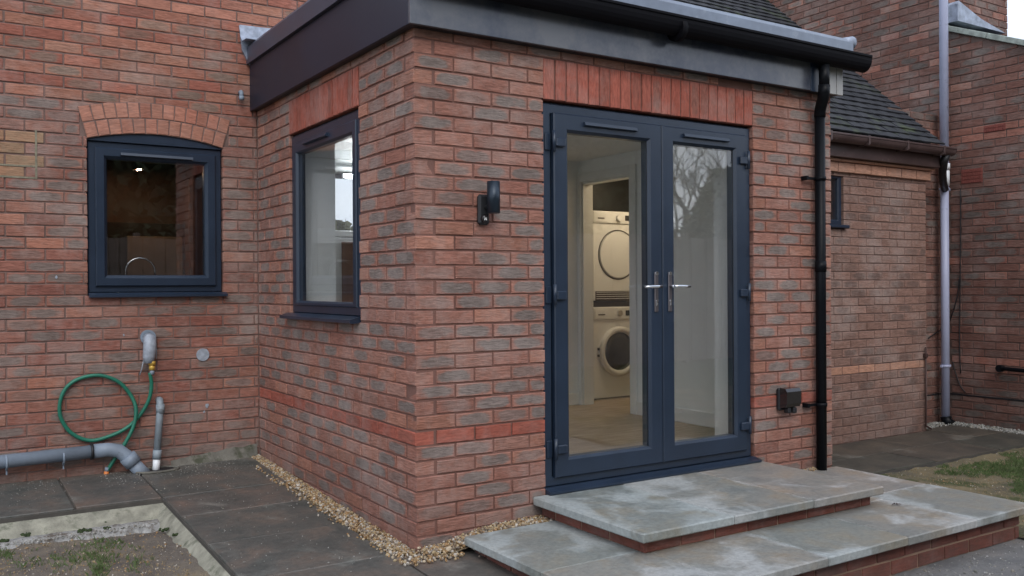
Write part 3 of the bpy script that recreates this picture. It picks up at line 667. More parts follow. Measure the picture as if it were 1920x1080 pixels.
# french doors (parts of the extension, each leaf with its sub-parts)
YF = .022
b = MB(); profile_frame(b, DL+.004, XR-.004, .222, 2.312, .058, YF, YF+.07, bev=.006, wb=.05)
b.build('door_frame', M['navy'], ext)
b = MB(); b.box(DL-.0, XR, YF+.03, YF+.06, 2.314, 2.324); b.box(DL+.0005, DL+.0035, YF+.005, YF+.06, .23, 2.31); b.build('seal', M['navy_dark'], ext)
b = MB(); b.prism([(.07, .198), (-.04, .192), (-.05, .196), (-.05, .207), (.01, .221), (.07, .221)], DL+.0005, XR+.012, 'x'); b.build('door_sill', M['navy'], ext)
leaf = [(.848, 1.6285, .95, 1.51), (1.6325, 2.340, 1.735, 2.245)]
for n_, (x0, x1, gx0, gx1) in enumerate(leaf):
    b = MB(); profile_frame(b, x0, x1, .268, 2.262, .1, YF-.02, YF+.05, bev=.014, wb=.106, wt=.1)
    lf = b.build('door_leaf', M['navy'], ext)
    b = MB(); b.box(x0+.098, x1-.098, YF+.003, YF+.027, .366, 2.164); b.build('pane', M['glass'], lf)
    b = MB(); a = (x0+.0965, x1-.0965, .3655, 2.1665)
    for q in ((a[0], a[0]+.006, a[2], a[3]), (a[1]-.006, a[1], a[2], a[3]), (a[0]+.006, a[1]-.006, a[2], a[2]+.006), (a[0]+.006, a[1]-.006, a[3]-.006, a[3])): b.box(q[0], q[1], YF-.002, YF+.002, q[2], q[3])
    b.build('gasket', M['navy_dark'], lf)
    vent((x0+x1)/2-.19, (x0+x1)/2+.19, 2.215, YF-.0205, lf)
    # handles
    hx = x1-.052 if n_ == 0 else x0+.052; sg = -1 if n_ == 0 else 1; y = YF-.0205
    b = MB(); b.box(hx-.015, hx+.015, y-.009, y, 1.16, 1.395, c=.004); b.build('handle_plate', M['handle_plate'], lf)
    b = MB(); b.tube([(hx, y-.007, 1.31), (hx, y-.045, 1.31)], .0095, 12); b.tube([(hx-sg*.006, y-.047, 1.31), (hx+sg*.03, y-.05, 1.31), (hx+sg*.085, y-.05, 1.309), (hx+sg*.122, y-.047, 1.308)], [.009, .0095, .0085, .0075], 12)
    b.build('handle', M['chrome'], lf)
    b = MB(); b.tube([(hx, y-.008, 1.222), (hx, y-.014, 1.222)], .0085, 14); b.box(hx-.005, hx+.005, y-.013, y-.008, 1.196, 1.222, c=.002); b.tube([(hx, y-.006, 1.386), (hx, y-.012, 1.386)], .012, 12); b.build('lock', M['chrome'], lf)
    for zz in (2.10, 1.265, .425):
        kx = x0 if n_ == 0 else x1; s_ = 1 if n_ == 0 else -1
        b = MB(); b.box(kx+s_*.004, kx+s_*.066, y-.02, y, zz-.024, zz+.024, c=.005); b.tube([(kx-s_*.008, y-.012, zz-.052), (kx-s_*.008, y-.012, zz+.06)], .0105, 12)
        b.box(kx-s_*.05, kx-s_*.012, YF-.008, YF, zz-.045, zz+.05, c=.004)
        b.build('hinge', M['navy'], lf)
# side window of the extension (built facing -Y then turned to face -X)
TW = Matrix.Rotation(-math.pi/2, 4, 'Z')      # local (x,y) -> world (y, -x): x = -Y
def turn(b): b.v = [tuple(TW @ Vector(p)) for p in b.v]; return b
b = MB(); profile_frame(b, -lw[1]+.006, -lw[0]-.004, 1.152, 2.312, .062, .015, .085, bev=.01, wt=.062)
wf = turn(b).build('window', M['navy'], ext)
b = MB(); profile_frame(b, -lw[1]+.058, -lw[0]-.056, 1.2, 2.262, .058, .006, .06, bev=.012, wb=.03, wt=.075); turn(b).build('sash', M['navy'], wf)
b = MB(); b.box(-lw[1]+.115, -lw[0]-.113, .028, .048, 1.229, 2.188); turn(b).build('pane', M['glass'], wf)
b = MB(); b.prism([(.06, 1.12), (-.045, 1.112), (-.056, 1.116), (-.056, 1.132), (0, 1.151), (.06, 1.151)], -1.885, -.69, 'x'); turn(b).build('sill', M['navy'], wf)
vent(-1.55, -1.15, 2.235, .006, wf, T=TW)
b = MB(); b.box(-lw[1], -lw[0], .03, .08, 2.3125, 2.324); turn(b).build('seal', M['navy_dark'], wf)
# inner window board
b = MB(); b.box(.101, .335, lw[0]-.009, lw[1]+.009, 1.1205, 1.145); b.build('window_board', M['white'], ext)

# ================================================================== MAIN HOUSE
house = empty('brick_house', 'weathered brick house wall with an arched navy kitchen window', 'house')
W = Wall(house)
def mhouse(i, s):
    if i == -1: return 'tall_band'
    if i == 35: return 'orange'
    if s < -1.425 and 19 <= i <= 22: return 'patch'
    if i >= 26: return 'old_upper'
    return 'quoin' if rng.random() < .05 else 'old'
M['tall_band2'] = M['tall_band']
wx0, wx1 = -1.132, -.25
win_h = (wx0, wx1, 1.262, 2.37)
AX, AR = (wx0+wx1)/2, 1.64; AZ = 2.368-AR
for i in range(-8, 42):
    ev = i % 2 == 0
    zc = .6+.075*i+.0375; holes = [win_h]
    # under the arch rings the courses stop short, hidden by the proud rings
    ro = AR+.2125; dz = zc-.0-AZ
    if 2.3 < zc < 2.57 and dz < ro:
        hw = math.sqrt(max(0, ro*ro-(dz+.03)**2)) if dz+.03 < ro else 0
        hw = min(hw, .485)
        if hw > .03: holes.append((AX-hw, AX+hw, 2.3, 2.6))
    course(W, (0, D, 0), 0, -2.3, -.004 if zc < 2.6 else 1.2, i, (-.031 if ev else -.1435)-.225*12, mhouse, holes=holes)
ha = math.asin((wx1-wx0)/2/AR)
for ring, (r0, nb, mt) in enumerate(((AR, 12, 'orange'), (AR+.1075, 13, 'orange'))):
    for k in range(nb):
        a = -ha+2*ha*(k+.5)/nb; rm = r0+.0515; wd = 2*ha/nb*(rm)-.008
        T = Matrix.Translation((AX+rm*math.sin(a), D-.007+rng.uniform(-.001, .001), AZ+rm*math.cos(a))) @ Matrix.Rotation(a, 4, 'Y')
        W.put(T, wd, .0985, .09, mt, 'arch_brick')
W.done()
b = MB(); P = [(AX+(AR-.0)*math.sin(-ha+2*ha*k/24), AZ+(AR-.0)*math.cos(-ha+2*ha*k/24)) for k in range(25)]
Q = [(AX+(AR+.213)*math.sin(-ha+2*ha*k/24), AZ+(AR+.213)*math.cos(-ha+2*ha*k/24)) for k in range(25)]
for k in range(24): b.prism([P[k], P[k+1], Q[k+1], Q[k]], D-.002, D+.09, 'y')
b.build('arch_mortar', M['mortar_old'], house)
b = MB()
b.box(-4.5, wx0-.005, D+r, D+.28, -.3, 3.9); b.box(wx1+.005, .45, D+r, D+.28, -.3, 3.9); b.box(1.2, 1.3, D+r, D+.28, -.3, 3.9); b.box(.45, 1.2, D+r, D+.28, -.3, 1.72); b.box(.45, 1.2, D+r, D+.28, 2.18, 3.9); b.box(wx0-.005, wx1+.005, D+r, D+.28, -.3, 1.258); b.box(wx0-.005, wx1+.005, D+r, D+.28, 2.375, 3.9)
b.box(1.3, 2.845, D+r, D+.28, -.3, 2.6)
b.build('mortar', M['mortar_old'], house)
b = MB(); b.box(-2.2, -.02, D-.02, D+.006, -.1, .11); o = b.build('wall_foot', M['mortar_old'], house); o.hide_render = False
bpy.data.objects.remove(o)
b = MB(); v = []; f = []
for i in range(31):
    x = -.62+.6*i/30; k = nz(x, 2, 7, .02)
    v += [(x, D-.002, .135+k+.05*i/30), (x, D-.018, .12+k), (x, D-.04-k*.6, .098), (x, D-.075-k, .07)]
for i in range(30):
    for j in range(3): f.append((i*4+j, i*4+j+1, (i+1)*4+j+1, (i+1)*4+j))
b.add(v, f, smooth=True); b.build('mortar_fillet', M['smear'], house)
b = MB(); b.box(-1.437, -1.424, D-.003, D+.01, 2.02, 2.335); b.box(-2.0, -1.438, D-.003, D+.01, 2.022, 2.034); b.box(-2.0, -1.438, D-.0025, D+.01, 2.096, 2.107); b.build('patch_mortar', M['patch_mortar'], house)
# arch hood panel + window
b = MB(); hp = [(AX+(AR-.002)*math.sin(-ha+2*ha*k/20), AZ+(AR-.002)*math.cos(-ha+2*ha*k/20)) for k in range(21)]
b.prism([(wx1-.004, 2.300), (wx0+.004, 2.300)]+hp, D+.012, D+.05, 'y'); b.build('arch_panel', M['navy'], house)
b = MB(); profile_frame(b, wx0+.006, wx1-.004, 1.29, 2.299, .05, D+.03, D+.1, bev=.006); wn_ = b.build('window', M['navy'], house)
b = MB(); profile_frame(b, wx0+.05, wx1-.048, 1.333, 2.257, .075, D+.008, D+.08, bev=.022); sa = b.build('sash', M['navy'], wn_)
b = MB(); b.box(wx0+.12, wx1-.12, D+.03, D+.05, 1.4, 2.19); b.build('pane', M['glass'], wn_)
b = MB(); b.prism([(D+.06, 1.262), (D-.035, 1.256), (D-.045, 1.26), (D-.045, 1.273), (D, 1.289), (D+.06, 1.289)], wx0+.003, wx1+.018, 'x'); b.build('sill', M['navy'], wn_)
vent(AX-.235, AX+.235, 2.218, D+.0075, wn_)
b = MB(); b.box(wx0, wx1, D+.02, D+.06, 2.2995, 2.3075); b.build('seal', M['navy_dark'], wn_)
# kitchen seen through it
kx0, kx1, ky0, ky1, kz0, kz1 = -2.4, .15, D+.28, 4.9, .3, 2.5
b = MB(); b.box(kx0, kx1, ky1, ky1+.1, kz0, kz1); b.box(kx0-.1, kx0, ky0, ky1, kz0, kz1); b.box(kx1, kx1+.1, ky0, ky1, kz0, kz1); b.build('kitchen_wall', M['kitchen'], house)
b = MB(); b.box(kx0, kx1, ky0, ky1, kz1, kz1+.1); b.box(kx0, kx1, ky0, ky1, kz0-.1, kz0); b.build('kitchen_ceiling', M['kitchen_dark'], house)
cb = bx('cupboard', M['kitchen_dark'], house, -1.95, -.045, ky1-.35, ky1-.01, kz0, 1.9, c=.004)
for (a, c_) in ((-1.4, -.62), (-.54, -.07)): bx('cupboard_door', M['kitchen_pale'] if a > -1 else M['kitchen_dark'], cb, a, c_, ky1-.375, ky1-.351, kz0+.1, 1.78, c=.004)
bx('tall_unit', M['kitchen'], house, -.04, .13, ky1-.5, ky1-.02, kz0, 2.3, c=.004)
b = MB(); b.box(wx0-.3, wx1+.2, D+.281, D+.9, 1.17, 1.21, c=.004); b.build('worktop', M['kitchen_dark'], house)
kl = empty('pendant_light', 'small warm pendant light glowing dimly inside the dark kitchen', 'ceiling light', loc=(-.5, 4.2, 0))  # added lamp, lifts the otherwise dark kitchen interior
b = MB(); b.tube([(0, 0, 2.49), (0, 0, 2.4)], .004, 6); b.tube([(0, 0, 2.42), (0, 0, 2.33)], [.012, .05], 14); b.build('shade', M['kitchen_dark'], kl)
b = MB(); b.tube([(0, 0, 2.36), (0, 0, 2.325)], [.012, .018], 12); b.build('bulb', M['lit_bulb'], kl)
b = MB(); X0, X1, Y0_, Y1_ = .3, 2.75, D+.281, 4.2
b.box(X0-.04, X0, Y0_, Y1_, kz0, kz1); b.box(X1, X1+.08, Y0_, Y1_, kz0, kz1); b.box(X0, .85, Y1_, Y1_+.1, kz0, kz1); b.box(1.95, X1, Y1_, Y1_+.1, kz0, kz1); b.box(.85, 1.95, Y1_, Y1_+.1, kz0, 1.5); b.box(X0, X1, Y0_, Y1_+.1, kz0-.1, kz0); b.box(X0, X1, Y0_, Y1_+.1, kz1, kz1+.1)
b.build('back_room_wall', M['plaster'], house)
b = MB(); profile_frame(b, .85, 1.95, 1.5, kz1, .05, Y1_+.02, Y1_+.08, bev=.008); b.build('rear_window', M['white'], house)
tp = empty('kitchen_tap', 'chrome hooped swan-neck tap behind the arched kitchen window', 'tap')
b = MB(); cx = -.735; b.tube([(cx-.1, 2.9, 1.21), (cx-.1, 2.9, 1.42)]+[(cx-.1*math.cos(math.pi*k/14), 2.9, 1.435+.1*math.sin(math.pi*k/14)) for k in range(15)]+[(cx+.1, 2.9, 1.38)], .0065, 10); b.build('spout', M['chrome'], tp)
b = MB(); b.tube([(cx-.1, 2.9, 1.211), (cx-.1, 2.9, 1.26)], .024, 14); b.tube([(cx-.1, 2.9, 1.25), (cx-.16, 2.87, 1.29)], .006, 8); b.build('tap_body', M['chrome'], tp)
# lead flashing where the new roof meets the wall
b = MB(); n = 12
v = []; f = []
for i in range(n+1):
    x = -.125+1.2*i/n; k = nz(x, 1, 9, .012)
    v += [(x, D-.006, 3.205+.003*i), (x, D-.02-k*.3, 3.12+k), (x-.0, D-.06, 3.075+k), (x, D-.16, 3.072)]
for i in range(n):
    for j in range(3): f.append((i*4+j, i*4+j+1, (i+1)*4+j+1, (i+1)*4+j))
b.add(v, f, smooth=True)
b.add([(-.13, D-.008, 3.2), (-.11, D-.02, 3.02), (-.06, D-.03, 2.92), (.0, D-.03, 2.99), (.0, D-.02, 3.2), (-.13, D-.002, 3.2), (-.11, D-.002, 3.02), (-.06, D-.002, 2.92), (.0, D-.002, 2.99), (.0, D-.002, 3.2)], [(0, 1, 2, 3, 4), (9, 8, 7, 6, 5), (0, 5, 6, 1), (1, 6, 7, 2), (2, 7, 8, 3), (4, 9, 5, 0)])
b.build('lead_flashing', M['lead'], ext)
# overflow pipe
ov = empty('overflow_pipe', 'small grey elbow overflow pipe high on the house wall beside the fascia', 'pipe')
b = MB(); b.tube([(-.125, D, 2.715), (-.128, D-.04, 2.715), (-.13, D-.055, 2.705), (-.131, D-.06, 2.67)], .016, 12); b.build('elbow', M['grey_pipe'], ov)
b = MB(); b.tube([(-.131, D-.0595, 2.682), (-.131, D-.06, 2.655)], .019, 12); b.build('pipe_end', M['grey_pipe'], ov)

# outside tap, hose
tap = empty('garden_tap', 'outside tap lagged in grey foil with a brass hose connector', 'tap')
tx = -.762
b = MB(); b.tube([(tx, D+.004, .985), (tx, D-.02, .985)], .05, 18); b.build('wall_plate', M['grey_pipe'], tap)
b = MB(); b.tube([(tx, D-.02, .982), (tx+.002, D-.055, .972), (tx, D-.066, .93), (tx-.006, D-.066, .86), (tx-.008, D-.064, .815)], [.036, .041, .043, .04, .033], 14); b.build('insulation', M['insul'], tap)
b = MB(); b.tube([(tx+.012, D-.07, .825), (tx+.012, D-.07, .80)], .024, 12); b.tube([(tx+.012, D-.07, .80), (tx+.012, D-.07, .765)], .019, 12); b.build('hose_connector', M['brass'], tap)
b = MB(); b.tube([(tx-.035, D-.06, .85), (tx-.05, D-.06, .78), (tx-.062, D-.05, .735)], .004, 6); b.tube([(tx+.036, D-.05, .98), (tx+.046, D-.05, .9), (tx+.044, D-.05, .84)], .003, 6); b.build('tie', M['insul'], tap)
def gnd(u, v, z):
    d = FW+RT*(u-960)/F-UP*(v-540)/F; t = (z-CP[2])/d[2]; return CP+d*t
def smoothpath(P, n=8):
    P = [Vector(p) for p in P]; P = [P[0]*2-P[1]]+P+[P[-1]*2-P[-2]]; o = []
    for i in range(1, len(P)-2):
        for k in range(n):
            t = k/n; a, b_, c_, d_ = P[i-1:i+3]
            o.append(.5*((2*b_)+(c_-a)*t+(2*a-5*b_+4*c_-d_)*t*t+(3*b_-a-3*c_+d_)*t**3))
    return o+[P[-2]]
def on_wall(u, v, y):
    d = FW+RT*(u-960)/F-UP*(v-540)/F; t = (y-CP[1])/d[1]; q = CP+d*t; return (q[0], y, q[2])
hs = empty('garden_hose', 'looped green garden hose hanging from the outside tap', 'hose')
hp_ = [(281, 699, .07), (284, 722, .06), (279, 750, .05), (262, 779, .035), (238, 802, .03), (205, 818, .028), (168, 826, .025), (134, 812, .022), (114, 783, .022), (113, 752, .022), (126, 725, .022), (152, 709, .022), (188, 704, .024), (222, 716, .028), (245, 741, .03), (255, 768, .05), (250, 800, .06), (234, 832, .06), (214, 862, .05), (200, 884, .045)]
b = MB(); pp = smoothpath([on_wall(u, v, D-.0-o_) for u, v, o_ in hp_], 8); b.tube(pp, .0125, 10); b.build('tube', M['hose'], hs)
q = Vector(pp[-1]); b = MB(); b.tube([q, q+Vector((-.006, -.002, -.03))], .016, 12); b.build('hose_end', M['orange_plastic'], hs)
b = MB(); b.tube([q+Vector((.004, 0, .028)), q+Vector((0, 0, .0))], .0145, 12); b.tube([(tx+.012, D-.07, .766), (tx+.013, D-.07, .735)], .0155, 12); b.build('hose_clip', M['grey_pipe'], hs)
# soil pipe low on the wall
sp_ = empty('waste_pipe', 'fat grey waste pipe running low along the house wall into the drain', 'pipe')
zp = .235
b = MB(); b.tube([(-3.2, D-.075, zp-.02), (-1.115, D-.075, zp+.02)], .043, 20); b.build('pipe', M['grey_pipe'], sp_)
b = MB(); b.tube([(-1.135, D-.075, zp+.02), (-1.12, D-.075, zp+.02)], .054, 20); b.build('rubber_seal', M['black_matt'], sp_)
b = MB(); b.tube([(-1.118, D-.075, zp+.02), (-1.03, D-.077, zp+.023), (-.965, D-.082, zp+.01), (-.92, D-.09, zp-.03), (-.885, D-.1, zp-.075)], [.047, .045, .045, .045, .045], 18); b.build('bend', M['grey_pipe'], sp_)
b = MB(); b.tube([(-.915, D-.092, zp-.03), (-.875, D-.1, zp-.085)], .055, 18); b.tube([(-.88, D-.1, zp-.08), (-.80, D-.11, zp-.175)], .044, 16); b.build('socket', M['grey_pipe'], sp_)
for xx in (-1.62, -1.30):
    b = MB(); b.tube([(xx, D-.075, zp+.003), (xx+.012, D-.075, zp+.003)], .05, 18); b.box(xx+.002, xx+.01, D-.08, D-.07, zp-.075, zp-.04); b.build('pipe_clip', M['grey_pipe'], sp_)
v_ = empty('sink_waste_pipe', 'thin upright grey waste pipe with a white foot beside the hose', 'pipe')
b = MB(); b.tube([(-.695, D, .555), (-.697, D-.05, .555), (-.70, D-.07, .54), (-.70, D-.075, .50), (-.725, D-.085, .2)], .0235, 14); b.build('pipe', M['pale_pipe'], v_)
b = MB(); b.tube([(-.698, D-.073, .47), (-.7005, D-.075, .53)], .028, 14); b.tube([(-.722, D-.084, .225), (-.727, D-.086, .165)], .028, 14); b.build('collar', M['pale_pipe'], v_)
b = MB(); b.tube([(-.7265, D-.086, .17), (-.735, D-.088, .07)], .024, 14); b.build('pipe_foot', M['white_pipe'], v_)
dr = bx('drain_hole', M['black_matt'], None, -.86, -.62, D-.17, D-.045, zl(2.4)-.02, zl(2.4)+.004, c=0); dr['label'] = 'dark sunken drain opening in the paving under the grey waste pipes'; dr['category'] = 'drain'
b = MB(); b.tube([(-.73+.14*math.cos(t), D-.11+.085*math.sin(t), zl(2.42)+.003) for t in [k*2*math.pi/20 for k in range(21)]], .009, 6, cap=False); b.build('rim', M['smear'], dr)
b = MB(); c_ = on_wall(380, 665, D); b.tube([(c_[0], D+.003, c_[2]), (c_[0], D-.008, c_[2])], .044, 20)
o = b.build('blanking_plate', M['insul']); o['label'] = 'round pale grey blanking plate on the house wall right of the tap'; o['category'] = 'wall plate'

# ------------------------------------------------------------------ lamp, socket
lm = empty('wall_light', 'dark cylindrical outdoor wall light on the brick left of the doors', 'wall light')
b = MB(); b.box(.352, .418, -.032, .0, 1.632, 1.79, c=.012); b.build('back_box', M['black_matt'], lm)
b = MB(); b.tube([(.412, -.075, 1.69), (.412, -.075, 1.853)], .0335, 24); b.build('lamp_tube', M['lamp'], lm)
b = MB(); b.tube([(.395, -.03, 1.72), (.405, -.06, 1.73)], .014, 12); b.build('arm', M['black_matt'], lm)
b = MB(); b.tube([(.383, -.031, 1.665), (.383, -.046, 1.66)], [.023, .017], 16); b.build('sensor', M['socket'], lm)
b = MB(); zz = 1.655; xx = .373
for P_ in (((0, 0), (.003, .0), (.003, .018), (0, .018)), ((0, .018), (.003, .018), (.012, .003), (.009, .0)), ((.011, 0), (.014, 0), (.014, .014), (.011, .014))): b.prism([(xx+p[0], zz+p[1]) for p in P_], -.0492, -.047, 'y')
b.build('emblem', M['white'], lm)  # white glyph shape painting the reflection on the sensor lens
sk = empty('outdoor_socket', 'black weatherproof socket box on the brick right of the doors', 'socket')
b = MB(); b.box(2.60, 2.74, -.03, .0, .5, .645, c=.008); b.build('back_box', M['black_matt'], sk)
b = MB(); b.prism([(-.031, .52), (-.075, .525), (-.088, .55), (-.088, .625), (-.075, .645), (-.031, .648)], 2.605, 2.742, 'x'); b.build('lid', M['socket'], sk)
b = MB(); b.box(2.635, 2.665, -.075, -.031, .485, .52, c=.006); b.box(2.685, 2.72, -.075, -.031, .482, .52, c=.006); b.build('cable_gland', M['black_matt'], sk)

# ================================================================== STEPS
st = empty('entrance_steps', 'two sandstone slab steps on red brick below the french doors', 'steps')
def slab(x0, x1, y0, y1, z1, th, m, parent, seed):
    b = MB(); b.box(x0-(x0+x1)/2, (x1-x0)/2, -(y1-y0)/2, (y1-y0)/2, -th, 0, c=.006)
    o = b.build('slab', m, parent); hx, hy = (x1-x0)/2, (y1-y0)/2; V = [tuple(v.co) for v in o.data.vertices]
    set_attrs(o.data, V, V, [(p[0]/hx, p[1]/hy, p[2]) for p in V], [0.]*len(V))
    o.location = ((x0+x1)/2, (y0+y1)/2, z1+rng.uniform(-.001, .001)); o.rotation_euler = (rng.gauss(0, .001), rng.gauss(0, .001), 0)
ZU, ZL, TH = .192, .08, .045
for a, c_ in ((.69, 1.275), (1.279, 1.86), (1.864, 2.45)): slab(a, c_, -.897, -.02 if a > .78 else -.006, ZU, TH, M['sandstone'], st, 1)
for a, c_, y0, y1 in ((.205, .93, -.79, -.11), (.205, .78, -1.345, -.794), (.784, 1.40, -1.345, -.794), (1.404, 2.0, -1.345, -.794), (2.004, 2.6, -1.345, -.794), (2.604, 3.165, -1.345, -.70), (2.604, 3.165, -.696, -.03)):
    slab(a, c_, y0, y1, ZL, TH, M['sandstone'], st, 2)
for a, c_, y0, y1 in ((.934, 1.9, -.79, -.01), (1.904, 2.6, -.79, -.01)): slab(a, c_, y0, y1, ZL-.001, TH, M['sandstone'], st, 2)
W = Wall(st)
msb = lambda i, s: 'step_brick'
def run(x0, y0, ang, ln, zc, H_=.062, off=0):
    T0 = Matrix.Translation((x0, y0, 0)) @ Matrix.Rotation(ang, 4, 'Z'); s = -off
    while s < ln:
        a, b_ = max(0, s)+.004, min(ln, s+.225)-.006
        if b_-a > .02: W.put(T0 @ Matrix.Translation(((a+b_)/2, rng.uniform(-.001, .001), zc)), b_-a, H_, .09, 'step_brick')
        s += .225
run(.745, -.845, 0, 1.66, .1125, .056); run(.745, -.006, -math.pi/2, .839, .1125, .056, .1)
for k, zc in enumerate((-.005, -.08, -.155)):
    run(.26, -1.285, 0, 2.86, zc, .064, .1125*(k % 2)); run(.26, -.12, -math.pi/2, 1.165, zc, .064, .1125*(1-k % 2))
W.done()
b = MB(); b.box(.752, 2.395, -.838, -.02, .0805, .146); b.box(.267, 3.1, -1.278, -.14, -.25, .034); b.build('mortar', M['mortar_step'], st)

# ================================================================== GARAGE (outbuilding on the right)
GY = 1.06; GX1 = 5.905
gar = empty('garage', 'low buff brick outbuilding with a mossy tiled roof right of the extension', 'garage')
W = Wall(gar)
gwin = (4.3, 4.70, 1.80, 2.285)
for i in range(-11, 23):
    ev = i % 2 == 0
    course(W, (0, GY, 0), 0, XE+.02, GX1, i, (GX1+.005 if ev else GX1-.1075)-.225*14, lambda i, s: 'garage_band' if i == -1 else 'garage', holes=(gwin,))
z = 2.329                                                     # corbelled top course
for k in range(12):
    x0 = GX1+.04-.225*(k+1)
    W.put(Matrix.Translation((x0+.11, GY-.03, z)), .217, .082, .1, 'garage_band')
W.done()
b = MB(); b.box(XE+.005, gwin[0]-.005, GY+r, GY+.2, -.3, 2.5); b.box(gwin[1]+.005, GX1-r, GY+r, GY+.2, -.3, 2.5); b.box(gwin[0]-.005, gwin[1]+.005, GY+r, GY+.2, -.3, 1.79); b.box(gwin[0]-.005, gwin[1]+.005, GY+r, GY+.2, 2.29, 2.5)
b.box(GX1-.2, GX1-r, GY+.2, 4.2, -.3, 2.5)
b.box(XE+.02, GX1+.035, GY-.024, GY+.01, 2.29, 2.395)
b.build('mortar', M['mortar_old'], gar)
for k in range(6):
    bx('corbel_tile', M['garage_band'], gar, GX1+.075-.46*(k+1), GX1+.07-.46*k, GY-.055, GY+.05, 2.376, 2.398, c=.003)
b = MB(); b.box(XE+.02, GX1+.075, .955, .98, 2.402, 2.53, c=.003); b.box(XE+.02, GX1+.07, .981, GY+.02, 2.402, 2.412); b.build('fascia', M['brown'], gar)
b = MB(); profile_frame(b, gwin[0]+.004, gwin[1]-.004, 1.832, 2.277, .045, GY+.02, GY+.08, bev=.008); gw = b.build('window', M['navy'], gar)
b = MB(); b.box(gwin[0]+.045, gwin[1]-.045, GY+.04, GY+.06, 1.87, 2.235); b.build('pane', M['glass'], gw)
b = MB(); b.box(gwin[0]+.002, gwin[1]+.03, GY-.04, GY+.07, 1.802, 1.83, c=.005); b.build('sill', M['navy'], gw)
# laundry room inside
lr = MB(); lr.box(2.965, 4.28, 3.26, 3.35, FZ, CZ); lr.box(4.28, 4.38, 1.3, 3.35, FZ, CZ); lr.box(2.965, 4.28, 1.3, 1.4, FZ, CZ); lr.box(2.965, 3.05, 2.56, 3.26, FZ, CZ); lr.box(2.965, 3.05, 1.4, 1.73, FZ, CZ)
lr.build('laundry_wall', M['plaster_warm'], gar)
b = MB(); b.box(2.962, 4.28, 1.3, 3.3, FZ-.08, FZ-.001); b.build('laundry_floor', M['floor'], gar)
b = MB(); b.box(2.965, 4.28, 1.3, 3.3, CZ, CZ+.06); b.build('laundry_ceiling', M['plaster_warm'], gar)
bx('wall_cupboard', M['black_matt'], gar, 3.10, 3.9, 2.75, 3.2, 2.03, 2.40, c=.004)
# tiled roof
RY0, RZ0, RS, RX1 = .90, 2.60, math.atan(.905), 5.95
b = MB(); L_ = 3.9
c, s = math.cos(RS), math.sin(RS)
v = [(x, RY0+.04+c*l-s*t, RZ0-.02+s*l+c*t-.03) for x in (XE-.3, RX1-.02) for l in (0, L_) for t in (-.06, .01)]
b.add(v, [(0, 1, 3, 2), (4, 6, 7, 5), (0, 4, 5, 1), (2, 3, 7, 6), (0, 2, 6, 4), (1, 5, 7, 3)]); b.build('roof_deck', M['kitchen_dark'], gar)
tiles = []
for row in range(38):
    for k in range(19):
        x1 = RX1-.165*k-(.0825 if row % 2 else 0); x0 = x1-.162
        if row % 2 and k == 0: tiles.append((row, RX1-.08, RX1, .0))
        tiles.append((row, x0, x1, 0))
ti = []
for row, x0, x1, _ in tiles:
    l = row*.1
    ce = ((x0+x1)/2, RY0+c*l, RZ0+s*l); q = px(ce); ar = 0
    if q and -20 < q[0] < 1940 and -20 < q[1] < 1100 and q[0] > 1180: ar = (x1-x0)/(q[2]**2)
    ti.append((ar, row, x0, x1))
ti.sort(key=lambda t: -t[0])
def tile_geo(w_):
    v = []; 
    for x in (-w_/2, w_/2):
        v += [(x, 0, .012), (x, 0, -.002), (x, .17, .0), (x, .17, -.012)]
    v += [(0, -.001, .0155), (0, -.001, .0015), (0, .17, .0035), (0, .17, -.009)]
    f = [(0, 2, 10, 8), (8, 10, 6, 4), (1, 0, 8, 9), (9, 8, 4, 5), (0, 1, 3, 2), (4, 6, 7, 5), (1, 9, 11, 3), (9, 5, 7, 11)]
    return v, f
sv = []; sf = []; sr = []
tc_ = {}
for n_, (ar, row, x0, x1) in enumerate(ti):
    l = row*.1
    T = Matrix.Translation(((x0+x1)/2, RY0+c*l-s*.006, RZ0+s*l+c*.006)) @ Matrix.Rotation(RS-.06+rng.gauss(0, .012), 4, 'X') @ Matrix.Rotation(rng.gauss(0, .01), 4, 'Y') @ Matrix.Translation((0, rng.uniform(-.004, .004), rng.uniform(0, .003)))
    w_ = round(x1-x0, 3); v, f = tile_geo(w_)
    if n_ < 295 and ar > 0:
        if w_ not in tc_:
            me = bpy.data.meshes.new('roof_tile'); me.from_pydata(v, [], f); me.materials.append(M['tile']); set_attrs(me, v, v, v, [0.]*len(v)); tc_[w_] = me
        o = bpy.data.objects.new('roof_tile', tc_[w_]); C.objects.link(o); o.parent = gar; o.matrix_local = T
    else:
        b0 = len(sv); rr = rng.random()
        for p in v: sv.append(tuple(T @ Vector(p))); sr.append(rr)
        for q in f: sf.append(tuple(b0+i for i in q))
me = bpy.data.meshes.new('tiling'); me.from_pydata(sv, [], sf); me.materials.append(M['tile']); set_attrs(me, sv, sv, sv, sr)
o = bpy.data.objects.new('roof_tiling', me); C.objects.link(o); o.parent = gar; o['kind'] = 'stuff'
gg = empty('garage_gutter', 'brown half-round gutter under the tiles of the outbuilding', 'gutter')
gutter('channel', XE+.02, 6.05, .895, 2.575, .058, .068, M['brown'], gg)
for xx in (4.25, 4.75, 5.3, 5.85): 
    b = MB(); b.box(xx-.012, xx+.012, .835, .954, 2.50, 2.53, c=.004); b.box(xx-.012, xx+.012, .83, .84, 2.51, 2.585, c=.002); b.build('gutter_bracket', M['brown'], gg)
b = MB(); b.tube([(5.98, .9, 2.52), (5.98, .92, 2.46), (6.05, .98, 2.38), (6.25, 1.1, 2.30), (6.41, 1.18, 2.25)], .036, 12); b.build('swan_neck', M['black_matt'], gg)
rod = empty('upright_pipe', 'thin dark copper pipe standing at the right edge of the outbuilding wall', 'pipe')
